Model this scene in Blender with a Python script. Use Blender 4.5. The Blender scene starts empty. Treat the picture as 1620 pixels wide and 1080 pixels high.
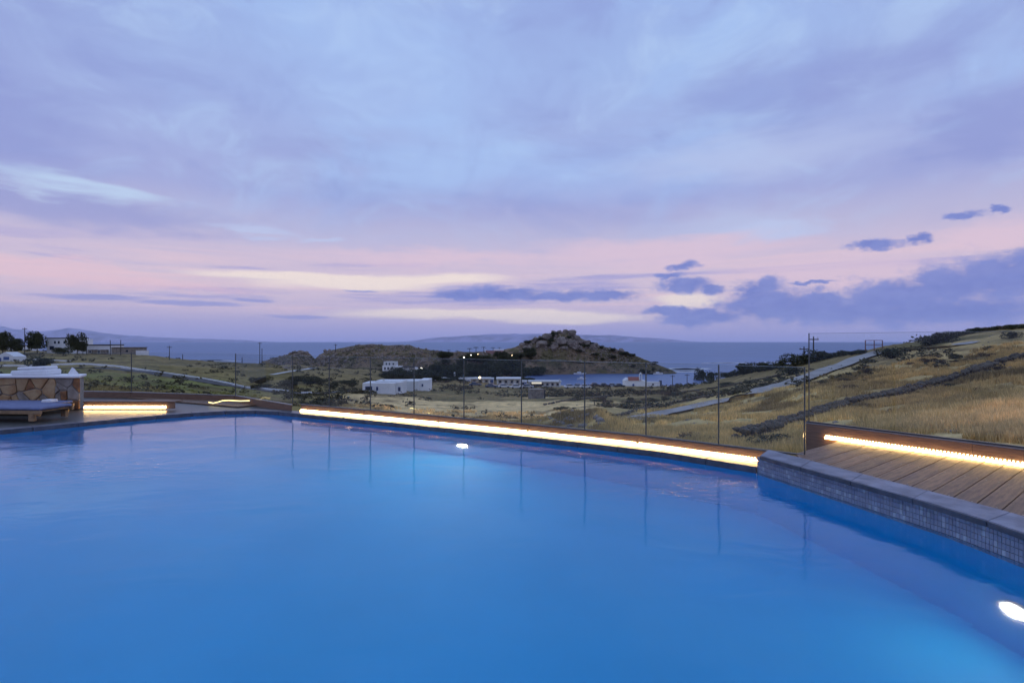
import bpy, bmesh, math, random
import numpy as np
from mathutils import Vector, Matrix
rnd = random.Random(7)
nrs = np.random.RandomState(11)
S = bpy.context.scene
C = S.collection
F, CX, CY, CH = 840.0, 810.0, 539.0, 1.55     # focal length in photo pixels, principal point, camera height over the water
SEA = -21.0
R = math.radians

def lin(r, g, b, k=1.0):
    f = lambda c: (c/255/12.92 if c/255 <= .04045 else ((c/255+.055)/1.055)**2.4)*k
    return (f(r), f(g), f(b), 1.0)

# ------------------------------------------------------------------ camera
cam = bpy.data.cameras.new('camera'); cam.lens = 36*F/1620; cam.sensor_width = 36; cam.clip_end = 80000; cam.clip_start = .05
co = bpy.data.objects.new('camera', cam); C.objects.link(co)
co.location = (0, 0, CH); co.rotation_euler = (R(90), 0, 0); S.camera = co

# ------------------------------------------------------------------ node helpers
class NT:
    def __init__(s, tree): s.t = tree; s.n = tree.nodes; s.l = tree.links
    def new(s, ty, **kw):
        nd = s.n.new(ty)
        for k, v in kw.items(): setattr(nd, k, v)
        return nd
    def put(s, sock, v):
        if isinstance(v, bpy.types.NodeSocket): s.l.new(v, sock)
        elif v is not None: sock.default_value = v
    def m(s, op, a, b=None, c=None, clamp=False):
        nd = s.new('ShaderNodeMath', operation=op, use_clamp=clamp)
        for i, v in enumerate((a, b, c)):
            if v is not None: s.put(nd.inputs[i], v)
        return nd.outputs[0]
    def v(s, op, a, b=None, c=None):
        nd = s.new('ShaderNodeVectorMath', operation=op)
        for i, x in enumerate((a, b, c)):
            if x is not None: s.put(nd.inputs[i], x)
        return nd.outputs['Value'] if op in ('LENGTH', 'DOT_PRODUCT') else nd.outputs[0]
    def sm(s, x, lo, hi):
        nd = s.new('ShaderNodeMapRange', interpolation_type='SMOOTHSTEP')
        s.put(nd.inputs[0], x); s.put(nd.inputs[1], lo); s.put(nd.inputs[2], hi)
        return nd.outputs[0]
    def mix(s, f, a, b, mode='MIX'):
        nd = s.new('ShaderNodeMix', data_type='RGBA', blend_type=mode)
        s.put(nd.inputs[0], f); s.put(nd.inputs[6], a); s.put(nd.inputs[7], b)
        return nd.outputs[2]
    def noise(s, vec, scale, detail=5, rough=.55, dist=0.0):
        nd = s.new('ShaderNodeTexNoise')
        if vec is not None: s.put(nd.inputs['Vector'], vec)
        nd.inputs['Scale'].default_value = scale; nd.inputs['Detail'].default_value = detail
        nd.inputs['Roughness'].default_value = rough; nd.inputs['Distortion'].default_value = dist
        return nd
    def ramp(s, f, stops, interp='LINEAR'):
        nd = s.new('ShaderNodeValToRGB'); cr = nd.color_ramp; cr.interpolation = interp
        while len(cr.elements) > 1: cr.elements.remove(cr.elements[-1])
        cr.elements[0].position = stops[0][0]; cr.elements[0].color = stops[0][1]
        for p, c in stops[1:]:
            e = cr.elements.new(p); e.color = c
        s.put(nd.inputs[0], f); return nd.outputs[0]

# ------------------------------------------------------------------ sky (world)
W = bpy.data.worlds.new('World'); S.world = W; W.use_nodes = True
N = NT(W.node_tree); N.n.clear()
tc = N.new('ShaderNodeTexCoord').outputs['Generated']
sx = N.new('ShaderNodeSeparateXYZ'); N.put(sx.inputs[0], tc)
DEG = 180/math.pi
az = N.m('MULTIPLY', N.m('ARCTAN2', sx.outputs[0], sx.outputs[1]), DEG)
el = N.m('MULTIPLY', N.m('ARCSINE', sx.outputs[2]), DEG)
cb = N.new('ShaderNodeCombineXYZ'); N.put(cb.inputs[0], az); N.put(cb.inputs[1], el)
AE = cb.outputs[0]
def p2ae(px, py):
    a = math.atan((px-CX)/F); return a*DEG, math.atan((CY-py)/F*math.cos(a))*DEG
def blob(vec, px, py, rx, ry):
    a, e = p2ae(px, py); a1, _ = p2ae(px-rx, py); a2, _ = p2ae(px+rx, py)
    _, e1 = p2ae(px, py-ry); _, e2 = p2ae(px, py+ry)
    ra, re = abs(a2-a1)/2, abs(e2-e1)/2
    q = N.v('MULTIPLY_ADD', vec, (1/ra, 1/re, 0), (-a/ra, -e/re, 0))
    return N.m('SUBTRACT', 1.0, N.v('LENGTH', q))
def blobs(vec, lst):
    r = None
    for b in lst:
        x = blob(vec, *b); r = x if r is None else N.m('MAXIMUM', r, x)
    return r
base = N.ramp(N.m('DIVIDE', el, 90.0, clamp=True), [
    (0.0, lin(146, 154, 216)), (.012, lin(172, 169, 218)), (.028, lin(204, 190, 220)), (.058, lin(222, 203, 219)),
    (.088, lin(216, 199, 220)), (.125, lin(192, 189, 222)), (.16, lin(168, 176, 224)), (.22, lin(165, 181, 230)),
    (.30, lin(163, 187, 236)), (.37, lin(157, 181, 234)), (.55, lin(170, 192, 242)), (1.0, lin(182, 202, 246))])
# long horizontal streaks close to the horizon
st = N.noise(N.v('MULTIPLY', tc, (2.2, 2.2, 46)), 1.0, 6, .6, .4).outputs[0]
band = N.m('MULTIPLY', N.sm(el, 1.2, 4.0), N.m('SUBTRACT', 1.0, N.sm(el, 6.5, 10.5)))
col = N.mix(N.m('MULTIPLY', band, N.m('MULTIPLY', N.sm(st, .46, .66), .6)), base, lin(246, 212, 216))
col = N.mix(N.m('MULTIPLY', band, N.m('MULTIPLY', N.m('SUBTRACT', 1.0, N.sm(st, .34, .47)), .75)), col, lin(164, 162, 218))
# high broken stratus: pale blue openings and violet grey sheets
hn = N.noise(N.v('MULTIPLY', tc, (2.2, 2.2, 5.2)), 1.0, 7, .56, .55).outputs[0]
up = N.sm(el, 7.5, 17)
col = N.mix(N.m('MULTIPLY', up, N.m('MULTIPLY', N.sm(hn, .46, .66), .62)), col, lin(172, 204, 250))
dn = N.noise(N.v('MULTIPLY', N.v('ADD', tc, (3.1, .7, .4)), (1.7, 1.7, 5.6)), 1.0, 7, .58, .7).outputs[0]
col = N.mix(N.m('MULTIPLY', up, N.m('MULTIPLY', N.sm(dn, .44, .68), .55)), col, lin(145, 156, 214))
wn = N.noise(N.v('MULTIPLY', N.v('ADD', tc, (9.1, 2.7, 1.4)), (7.0, 6.0, 12)), 1.0, 6, .6, .9).outputs[0]
col = N.mix(N.m('MULTIPLY', up, N.m('MULTIPLY', N.sm(wn, .48, .74), .5)), col, lin(186, 212, 248))
col = N.mix(N.m('MULTIPLY', up, N.m('MULTIPLY', N.m('SUBTRACT', 1.0, N.sm(wn, .28, .48)), .40)), col, lin(142, 156, 216))
# broad tone areas of the cloud deck
wz = N.noise(N.v('MULTIPLY', tc, (5, 5, 22)), 1.0, 5, .6, .3)
warp = N.v('SUBTRACT', wz.outputs['Color'], (.5, .5, .5))
AEs = N.v('MULTIPLY_ADD', warp, (16, 5.0, 0), AE)
def soft(lst, colr, k, lo=0.0, hi=.8, vec=None):
    global col
    col = N.mix(N.m('MULTIPLY', N.sm(blobs(vec or AEs, lst), lo, hi), k), col, colr)
soft([(-40, 190, 330, 150), (120, 330, 420, 40), (1250, 130, 320, 70), (1560, 200, 160, 90)], lin(141, 152, 213), .6)
soft([(640, 120, 360, 150), (560, 330, 0.1, .1), (980, 270, 420, 70)], lin(172, 200, 248), .42)
soft([(1180, 250, 300, 50), (1130, 360, 200, 36)], lin(190, 202, 237), .6)
soft([(70, 290, 210, 24), (170, 306, 170, 22)], lin(196, 218, 246), .85, 0, .9)
soft([(400, 364, 75, 9), (490, 378, 60, 8), (1200, 368, 150, 22)], lin(196, 208, 242), .75, 0, .9)
soft([(180, 448, 360, 20), (40, 425, 260, 14)], lin(244, 206, 214), .7)
AEc = N.v('MULTIPLY_ADD', warp, (9, 1.6, 0), AE)
soft([(560, 446, 200, 18), (480, 436, 230, 9), (680, 440, 150, 11), (760, 497, 300, 11), (900, 500, 160, 14), (1085, 474, 75, 14)], lin(255, 238, 226), .95, 0, .6, AEc)
soft([(1300, 430, 280, 38), (1040, 400, 280, 30), (1560, 375, 130, 36), (700, 410, 300, 20)], lin(232, 205, 220), .75, 0, .8)
soft([(300, 480, 90, 5), (390, 474, 50, 4), (470, 499, 90, 4), (160, 470, 130, 5), (560, 460, 40, 2.5)], lin(152, 156, 216), .8, 0, .6, AEc)
# low cumulus bank in front of the glow
cn = N.noise(N.v('MULTIPLY', tc, (19, 19, 34)), 1.0, 8, .66, .15)
cw = N.v('SUBTRACT', cn.outputs['Color'], (.5, .5, .5))
AEd = N.v('MULTIPLY_ADD', cw, (4.2, 2.2, 0), AE)
dark = blobs(AEd, [
    (730, 464, 60, 13), (800, 463, 90, 15), (880, 468, 95, 13), (960, 466, 62, 12),
    (1085, 450, 50, 15), (1120, 455, 30, 9), (1082, 421, 34, 8), (1060, 436, 30, 6),
    (1060, 492, 62, 9), (1110, 500, 90, 18), (1185, 462, 42, 24), (1205, 482, 110, 34), (1280, 482, 110, 26), (1330, 488, 180, 30), (1215, 452, 38, 18),
    (1300, 472, 60, 14), (1420, 470, 120, 38), (1500, 450, 110, 42), (1580, 440, 110, 52), (1640, 430, 110, 60), (1480, 492, 260, 30), (1760, 440, 260, 70),
    (1385, 386, 52, 9), (1450, 375, 24, 10), (1528, 338, 36, 10), (1582, 330, 24, 6), (1290, 448, 40, 4)])
cn2 = N.noise(N.v('MULTIPLY', tc, (48, 48, 78)), 1.0, 7, .62, .3)
dk = N.m('ADD', N.m('ADD', dark, N.m('MULTIPLY', N.m('SUBTRACT', cn.outputs[0], .5), 1.0)), N.m('MULTIPLY', N.m('SUBTRACT', cn2.outputs[0], .5), .9))
dmask = N.sm(dk, -.12, .62)
dcol = N.mix(N.sm(N.m('ADD', N.m('MULTIPLY', cn.outputs[0], .6), N.m('MULTIPLY', cn2.outputs[0], .4)), .38, .62), lin(110, 128, 203), lin(138, 152, 217))
dcol = N.mix(N.m('MULTIPLY', N.sm(dk, .05, .7), .45), dcol, lin(106, 122, 200))
col = N.mix(N.m('MULTIPLY', dmask, .93), col, dcol)
bg = N.new('ShaderNodeBackground'); N.put(bg.inputs[0], col); bg.inputs[1].default_value = 0.98
wo = N.new('ShaderNodeOutputWorld'); N.l.new(bg.outputs[0], wo.inputs[0])

# ------------------------------------------------------------------ dusk: the sun is down, the sky alone lights the place together with the lamps that are on
S.view_settings.view_transform = 'Standard'; S.view_settings.look = 'None'; S.view_settings.exposure = 0.0; S.view_settings.gamma = 1
S.view_settings.use_curve_mapping = False
cy = S.cycles
cy.use_denoising = True; cy.max_bounces = 18; cy.diffuse_bounces = 8; cy.glossy_bounces = 5; cy.transmission_bounces = 12
cy.transparent_max_bounces = 24; cy.volume_bounces = 1; cy.sample_clamp_indirect = 4; cy.caustics_refractive = True; cy.caustics_reflective = False; cy.blur_glossy = .3

# ------------------------------------------------------------------ object helpers
def tag(o, label=None, cat=None, group=None, kind=None):
    for k, v in (('label', label), ('category', cat), ('group', group), ('kind', kind)):
        if v: o[k] = v
    return o
def thing(name, loc, label, cat, group=None, rz=0):
    o = bpy.data.objects.new(name, None); C.objects.link(o); o.location = loc; o.rotation_euler = (0, 0, rz); o.empty_display_size = .2
    return tag(o, label, cat, group)
def dup(o, parent=None):
    c = o.copy(); C.objects.link(c)
    if parent is not None: c.parent = parent
    for ch in list(o.children): dup(ch, c)
    return c
class MB:
    def __init__(s): s.v = []; s.f = []; s.sm = False
    def add(s, vs, fs):
        b = len(s.v); s.v += [tuple(p) for p in vs]; s.f += [tuple(i+b for i in f) for f in fs]; return s
    def prism(s, poly, z0, z1):
        n = len(poly); z0s = z0 if hasattr(z0, '__len__') else [z0]*n; z1s = z1 if hasattr(z1, '__len__') else [z1]*n
        ar = sum(poly[i][0]*poly[(i+1) % n][1]-poly[(i+1) % n][0]*poly[i][1] for i in range(n))
        if ar < 0: poly = poly[::-1]; z0s = z0s[::-1]; z1s = z1s[::-1]
        vs = [(p[0], p[1], z) for p, z in zip(poly, z0s)]+[(p[0], p[1], z) for p, z in zip(poly, z1s)]
        return s.add(vs, [tuple(range(n-1, -1, -1)), tuple(range(n, 2*n))]+[(i, (i+1) % n, n+(i+1) % n, n+i) for i in range(n)])
    def box(s, x0, x1, y0, y1, z0, z1): return s.prism([(x0, y0), (x1, y0), (x1, y1), (x0, y1)], z0, z1)
    def bar(s, a, b, w, z0, z1):           # vertical-sided bar along a->b (2D), width w centred
        a = Vector(a[:2]); b = Vector(b[:2]); d = (b-a).normalized(); n = Vector((-d.y, d.x))*w/2
        return s.prism([a-n, b-n, b+n, a+n], z0, z1)
    def tube(s, pts, r, n=8, cap=True):
        pts = [Vector(p) for p in pts]; rs = r if hasattr(r, '__len__') else [r]*len(pts); vs = []; fs = []
        for i, p in enumerate(pts):
            t = (pts[min(i+1, len(pts)-1)]-pts[max(i-1, 0)]).normalized()
            u = t.cross(Vector((0, 0, 1)) if abs(t.z) < .9 else Vector((1, 0, 0))).normalized(); w = t.cross(u)
            vs += [p+(u*math.cos(2*math.pi*k/n)+w*math.sin(2*math.pi*k/n))*rs[i] for k in range(n)]
        for i in range(len(pts)-1):
            fs += [(i*n+k, i*n+(k+1) % n, (i+1)*n+(k+1) % n, (i+1)*n+k) for k in range(n)]
        if cap: fs += [tuple(range(n)), tuple(range((len(pts)-1)*n, len(pts)*n))]
        return s.add(vs, fs)
    def disc(s, c, nrm, r, n=20, th=.01):
        nrm = Vector(nrm).normalized(); return s.tube([Vector(c), Vector(c)+nrm*th], r, n)
    def ball(s, c, r, nu=10, nv=6, sq=1):
        vs = []; fs = []
        for j in range(nv+1):
            th = math.pi*j/nv
            for i in range(nu):
                ph = 2*math.pi*i/nu; vs.append((c[0]+r*math.sin(th)*math.cos(ph), c[1]+r*math.sin(th)*math.sin(ph), c[2]+r*sq*math.cos(th)))
        for j in range(nv):
            fs += [(j*nu+i, (j+1)*nu+i, (j+1)*nu+(i+1) % nu, j*nu+(i+1) % nu) for i in range(nu)]
        return s.add(vs, fs)
    def build(s, name, mat, parent=None, off=None, bevel=0, smooth=False):
        me = bpy.data.meshes.new(name); off = off if off is not None else ((0, 0, 0))
        me.from_pydata([(p[0]-off[0], p[1]-off[1], p[2]-off[2]) for p in s.v], [], s.f)
        bm = bmesh.new(); bm.from_mesh(me); bmesh.ops.recalc_face_normals(bm, faces=bm.faces)
        if bevel: bmesh.ops.bevel(bm, geom=list(bm.edges), offset=bevel, segments=1, affect='EDGES', clamp_overlap=True)
        bm.to_mesh(me); bm.free()
        if smooth: me.polygons.foreach_set('use_smooth', [True]*len(me.polygons))
        me.materials.append(mat)
        o = bpy.data.objects.new(name, me); C.objects.link(o)
        if parent is not None: o.parent = parent
        return o
def struct(name, mb, mat, **k): return tag(mb.build(name, mat, **k), kind='structure')
def np_mesh(name, V, Fa, mat, parent=None, smooth=False, cols=None):
    me = bpy.data.meshes.new(name); V = np.asarray(V, dtype=np.float32); Fa = np.asarray(Fa, dtype=np.int32); k = Fa.shape[1]
    me.vertices.add(len(V)); me.vertices.foreach_set('co', V.ravel())
    me.loops.add(Fa.size); me.loops.foreach_set('vertex_index', Fa.ravel())
    me.polygons.add(len(Fa)); me.polygons.foreach_set('loop_start', np.arange(0, Fa.size, k, dtype=np.int32))
    if smooth: me.polygons.foreach_set('use_smooth', np.ones(len(Fa), dtype=bool))
    me.update(calc_edges=True); me.validate()
    if cols is not None:
        at = me.color_attributes.new('cover', 'FLOAT_COLOR', 'POINT'); at.data.foreach_set('color', np.asarray(cols, dtype=np.float32).ravel())
    me.materials.append(mat)
    o = bpy.data.objects.new(name, me); C.objects.link(o)
    if parent is not None: o.parent = parent
    return o

# ------------------------------------------------------------------ materials
def mat(name, c, rough=.7, var=.25, scale=8, bump=.0, bscale=30, metal=0, spec=.5, stretch=None, c2=None, coord='Object', rlo=.86):
    m = bpy.data.materials.new(name); m.use_nodes = True; n = NT(m.node_tree); b = n.n['Principled BSDF']
    t = n.new('ShaderNodeTexCoord').outputs[coord] if coord != 'Position' else n.new('ShaderNodeNewGeometry').outputs['Position']
    if stretch: t = n.v('MULTIPLY', t, stretch)
    ns = n.noise(t, scale, 6, .6).outputs[0]
    c = (*c[:3], 1); lo = tuple(x*(1-var) for x in c[:3])+(1,); hi = tuple(min(1, x*(1+var)) for x in c[:3])+(1,)
    colr = n.mix(n.sm(ns, .3, .7), lo if c2 is None else (*c2[:3], 1), hi if c2 is None else c)
    oi = n.new('ShaderNodeObjectInfo').outputs['Random']
    colr = n.mix(1.0, colr, n.ramp(oi, [(0, (rlo, rlo*1.02, rlo*1.04, 1)), (1, (1.0, 1.0, 1.0, 1))]), 'MULTIPLY')
    n.put(b.inputs['Base Color'], colr); b.inputs['Roughness'].default_value = rough; b.inputs['Metallic'].default_value = metal
    b.inputs['Specular IOR Level'].default_value = spec
    if bump:
        bp = n.new('ShaderNodeBump'); bp.inputs['Strength'].default_value = bump; bp.inputs['Distance'].default_value = .02
        n.put(bp.inputs['Height'], n.noise(t, bscale, 5, .6).outputs[0]); n.put(b.inputs['Normal'], bp.outputs[0])
    return m
def emis(name, c, k):
    m = bpy.data.materials.new(name); m.use_nodes = True; n = NT(m.node_tree); n.n.clear()
    e = n.new('ShaderNodeEmission'); e.inputs[0].default_value = (*c[:3], 1); e.inputs[1].default_value = k
    o = n.new('ShaderNodeOutputMaterial'); n.l.new(e.outputs[0], o.inputs[0]); return m
M = dict(
    plank=mat('deck_wood', (.33, .185, .10), .5, scale=3, stretch=(14, 1.2, 14), bump=.35, bscale=9, c2=(.15, .075, .038), rlo=.62),
    fascia=mat('fascia_wood', (.27, .155, .10), .6, scale=3, stretch=(1.5, 1.5, 18), bump=.2, bscale=12, c2=(.18, .10, .065)),
    slate=mat('coping_stone', (.235, .24, .30), .6, var=.3, scale=5, bump=.25, bscale=60),
    slate_shaded=mat('coping_shaded_stone', (.07, .078, .10), .3, var=.3, scale=9, bump=.2, bscale=60),  # slate darkened to carry the shade on the coping front
    tile=mat('mosaic_tile', (.32, .34, .41), .3, var=.4, scale=9, c2=(.22, .235, .30)),
    tile_pale=mat('mosaic_tile_pale', (.44, .46, .50), .25, var=.2, scale=9),
    grout=mat('tile_grout', (.30, .31, .34), .8),
    steel=mat('brushed_channel', (.45, .44, .44), .35, metal=1, var=.1),
    joint=mat('dark_joint_metal', (.08, .082, .078), .35, var=.2),
    white=mat('white_plaster', (.86, .86, .87), .85, var=.06, scale=.6, bump=.05),
    white_warm=mat('aged_plaster', (.70, .69, .67), .85, var=.1, scale=.8),
    blue=mat('blue_paint', (.03, .09, .30), .5, var=.1), darkroof=mat('dark_roof', (.045, .04, .045), .8),
    pane=mat('far_window_glass', (.03, .045, .07), .12, var=.1),
    red=mat('red_roof_tiles', (.30, .085, .055), .8, scale=4, var=.3),
    fieldstone=mat('field_stone', (.25, .215, .18), .9, scale=1.5, var=.4, bump=.5, bscale=6),
    drystone=mat('dry_wall_stone', (.115, .092, .062), .95, scale=1.3, var=.45, bump=.5, bscale=5),
    boulder=mat('granite_boulder', (.33, .265, .215), .95, scale=.6, var=.45, bump=.8, bscale=2.2, c2=(.11, .085, .07)),
    trunk=mat('bark', (.09, .065, .045), .9, scale=4),
    pole=mat('pole_wood', (.05, .042, .038), .9),
    concrete=mat('road_concrete', (.40, .37, .34), .9, scale=.4, var=.2, coord='Position'),
    asphalt=mat('dark_track', (.075, .07, .07), .9, scale=.4, var=.25, coord='Position'),
    stone_a=mat('clad_stone_buff', (.46, .32, .17), .85, scale=5, var=.4, bump=.6, bscale=14, c2=(.34, .19, .085)),
    stone_b=mat('clad_stone_grey', (.34, .29, .24), .85, scale=5, var=.35, bump=.6, bscale=14, c2=(.20, .165, .13)),
    stone_c=mat('clad_stone_rust', (.36, .17, .065), .85, scale=5, var=.4, bump=.6, bscale=14, c2=(.13, .06, .03)),
    mortar=mat('clad_mortar', (.36, .32, .27), .95, scale=10),
    cushion=mat('blue_grey_cushion', (.16, .185, .32), .8, var=.15), linen=mat('white_linen', (.8, .8, .82), .9, var=.05),
    legwood=mat('leg_wood', (.27, .17, .09), .6, var=.3, scale=10),
    rubber=mat('tyre_rubber', (.02, .02, .02), .8), chrome=mat('light_metal', (.5, .5, .52), .4, metal=1, var=.1),
    paint_white=mat('car_paint_white', (.75, .75, .76), .25, var=.03), paint_blue=mat('car_paint_blue', (.05, .08, .14), .25, var=.1),
    paint_dark=mat('car_paint_dark', (.03, .03, .035), .25, var=.1), paint_silver=mat('car_paint_silver', (.4, .42, .45), .25, var=.05),
    red_reflection=mat('reddish_reflection', (.22, .09, .07), .8, var=.3),
    led=emis('led_light', (1.0, .60, .21), 25), led_core=emis('led_diode', (1.0, .74, .36), 26), poolamp=emis('pool_lamp_light', (1.0, .95, .80), 300), poolamp2=emis('pool_lamp_light_dim', (1.0, .95, .80), 62),
    globe=emis('lamp_globe_light', (1.0, .95, .85), 5), warm=emis('warm_lamp_light', (1.0, .75, .4), 8), reflected_led=emis('led_reflection', (1.0, .82, .36), 2.2),
    islet=mat('hazy_island_rock', (.31, .28, .42), .95, scale=.002, var=.4, coord='Position'),  # rock paled and tinted violet to carry part of the haze
)
def leafmat(name, a, b):
    return mat(name, a, .7, scale=1.6, c2=b, spec=.25, coord='Object')
M['leaf'] = leafmat('dark_leaves', (.075, .078, .03), (.034, .037, .017))
M['leaf2'] = leafmat('olive_leaves', (.13, .115, .045), (.065, .06, .026))
M['leaf3'] = leafmat('dry_scrub_leaves', (.16, .11, .055), (.085, .06, .034))

def ground_mat(name, k=1.0):
    m = bpy.data.materials.new(name); m.use_nodes = True; n = NT(m.node_tree); b = n.n['Principled BSDF']
    a = n.new('ShaderNodeAttribute', attribute_name='cover').outputs['Color']
    p = n.new('ShaderNodeNewGeometry').outputs['Position']
    n1 = n.noise(p, .09, 8, .65).outputs[0]; n2 = n.noise(p, .8, 6, .65).outputs[0]; n3 = n.noise(p, 5.0, 4, .6).outputs[0]
    f = n.m('ADD', n.m('ADD', n.m('MULTIPLY', n1, .55), n.m('MULTIPLY', n2, .5)), n.m('MULTIPLY', n3, .28))
    g = n.ramp(f, [(.40, (.42, .42, .43, 1)), (.53, (.88, .88, .85, 1)), (.66, (1.45, 1.45, 1.42, 1)), (.80, (2.0, 1.96, 1.9, 1))])
    colr = n.mix(1.0, a, g, 'MULTIPLY')
    if k != 1.0: colr = n.mix(1.0, colr, (k, k, k, 1), 'MULTIPLY')
    n.put(b.inputs['Base Color'], colr); b.inputs['Roughness'].default_value = .95; b.inputs['Specular IOR Level'].default_value = .1
    bp = n.new('ShaderNodeBump'); bp.inputs['Strength'].default_value = .6; bp.inputs['Distance'].default_value = .25
    n.put(bp.inputs['Height'], f); n.put(b.inputs['Normal'], bp.outputs[0])
    return m
M['ground'] = ground_mat('dry_hillside'); M['grass'] = ground_mat('grass_blades', 1.25)

def water_mat():
    m = bpy.data.materials.new('pool_water'); m.use_nodes = True; n = NT(m.node_tree); n.n.clear()
    g = n.new('ShaderNodeBsdfGlass'); g.inputs['IOR'].default_value = 1.333; g.inputs['Roughness'].default_value = .08; g.inputs['Color'].default_value = (.97, .99, 1, 1)
    p = n.new('ShaderNodeNewGeometry').outputs['Position']
    a = n.noise(n.v('MULTIPLY', p, (1.0, 1.6, 1)), 1.1, 3, .5, .6).outputs[0]
    b = n.noise(n.v('MULTIPLY', p, (1.0, 1.9, 1)), 6.5, 3, .5, .5).outputs[0]
    wz = n.m('MULTIPLY', n.m('SUBTRACT', n.noise(p, .9, 3, .6).outputs[0], .5), 2.2)      # gusts that ruffle two areas of the pool
    def gust(x, y, r, k):
        d = n.m('ADD', n.v('LENGTH', n.v('MULTIPLY', n.v('SUBTRACT', p, (x, y, 0)), (.6, 1, 1))), wz); return n.m('MULTIPLY', n.m('SUBTRACT', 1.0, n.sm(d, 0, r)), k)
    msk = n.m('ADD', gust(-5.3, 6.6, 1.5, .9), gust(2.3, 5.6, 1.1, 1.0))
    h = n.m('ADD', n.m('MULTIPLY', a, .42), n.m('MULTIPLY', b, n.m('ADD', n.m('MULTIPLY', msk, .34), .03)))
    bp = n.new('ShaderNodeBump'); bp.inputs['Strength'].default_value = 1.0; bp.inputs['Distance'].default_value = .02
    n.put(bp.inputs['Height'], h); n.put(g.inputs['Normal'], bp.outputs[0])
    o = n.new('ShaderNodeOutputMaterial'); n.l.new(g.outputs[0], o.inputs[0]); return m
M['water'] = water_mat()
M['basin'] = mat('pool_plaster', (.0, .50, .92), .6, var=.05, scale=.5, coord='Position')

def glass_mat():
    m = bpy.data.materials.new('balustrade_glass'); m.use_nodes = True; n = NT(m.node_tree); n.n.clear()
    t = n.new('ShaderNodeBsdfTransparent'); t.inputs[0].default_value = (.955, .965, .96, 1)
    g = n.new('ShaderNodeBsdfGlossy'); g.inputs['Roughness'].default_value = .02
    f = n.new('ShaderNodeLayerWeight'); f.inputs[0].default_value = .5      # facing term, the same on both sides of the pane
    fr = n.m('MULTIPLY_ADD', n.m('POWER', f.outputs['Facing'], 5.0), .9, .025)
    x = n.new('ShaderNodeMixShader'); n.l.new(fr, x.inputs[0]); n.l.new(t.outputs[0], x.inputs[1]); n.l.new(g.outputs[0], x.inputs[2])
    o = n.new('ShaderNodeOutputMaterial'); n.l.new(x.outputs[0], o.inputs[0]); return m
M['glass'] = glass_mat()
M['glass_edge'] = mat('glass_edge', (.30, .36, .34), .2, var=.1)

def sea_mat():
    m = bpy.data.materials.new('sea_water'); m.use_nodes = True; n = NT(m.node_tree); b = n.n['Principled BSDF']
    p = n.new('ShaderNodeNewGeometry').outputs['Position']
    n1 = n.noise(n.v('MULTIPLY', p, (.004, .012, 1)), 1.0, 6, .6).outputs[0]
    n.n.remove(b); b = n.new('ShaderNodeBsdfDiffuse'); n.put(b.inputs['Color'], n.mix(n.sm(n1, .35, .65), (.012, .035, .165, 1), (.032, .07, .25, 1)))
    gl = n.new('ShaderNodeBsdfGlossy'); gl.inputs['Roughness'].default_value = .34; gl.inputs['Color'].default_value = (.78, .9, 1, 1)
    mx = n.new('ShaderNodeMixShader'); mx.inputs[0].default_value = .34; n.l.new(b.outputs[0], mx.inputs[1]); n.l.new(gl.outputs[0], mx.inputs[2])
    n.l.new(mx.outputs[0], n.n['Material Output'].inputs[0])
    bp = n.new('ShaderNodeBump'); bp.inputs['Strength'].default_value = .55; bp.inputs['Distance'].default_value = 1.0
    hh = n.m('ADD', n.noise(n.v('MULTIPLY', p, (.05, .11, 1)), 1.0, 5, .65).outputs[0], n.m('MULTIPLY', n.noise(n.v('MULTIPLY', p, (.006, .02, 1)), 1.0, 4, .6).outputs[0], 5.0))
    n.put(bp.inputs['Height'], hh); n.put(b.inputs['Normal'], bp.outputs[0]); n.put(gl.inputs['Normal'], bp.outputs[0]); return m
M['sea'] = sea_mat()
M['foam'] = mat('surf_foam', (.8, .82, .85), .9, var=.1)

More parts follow.
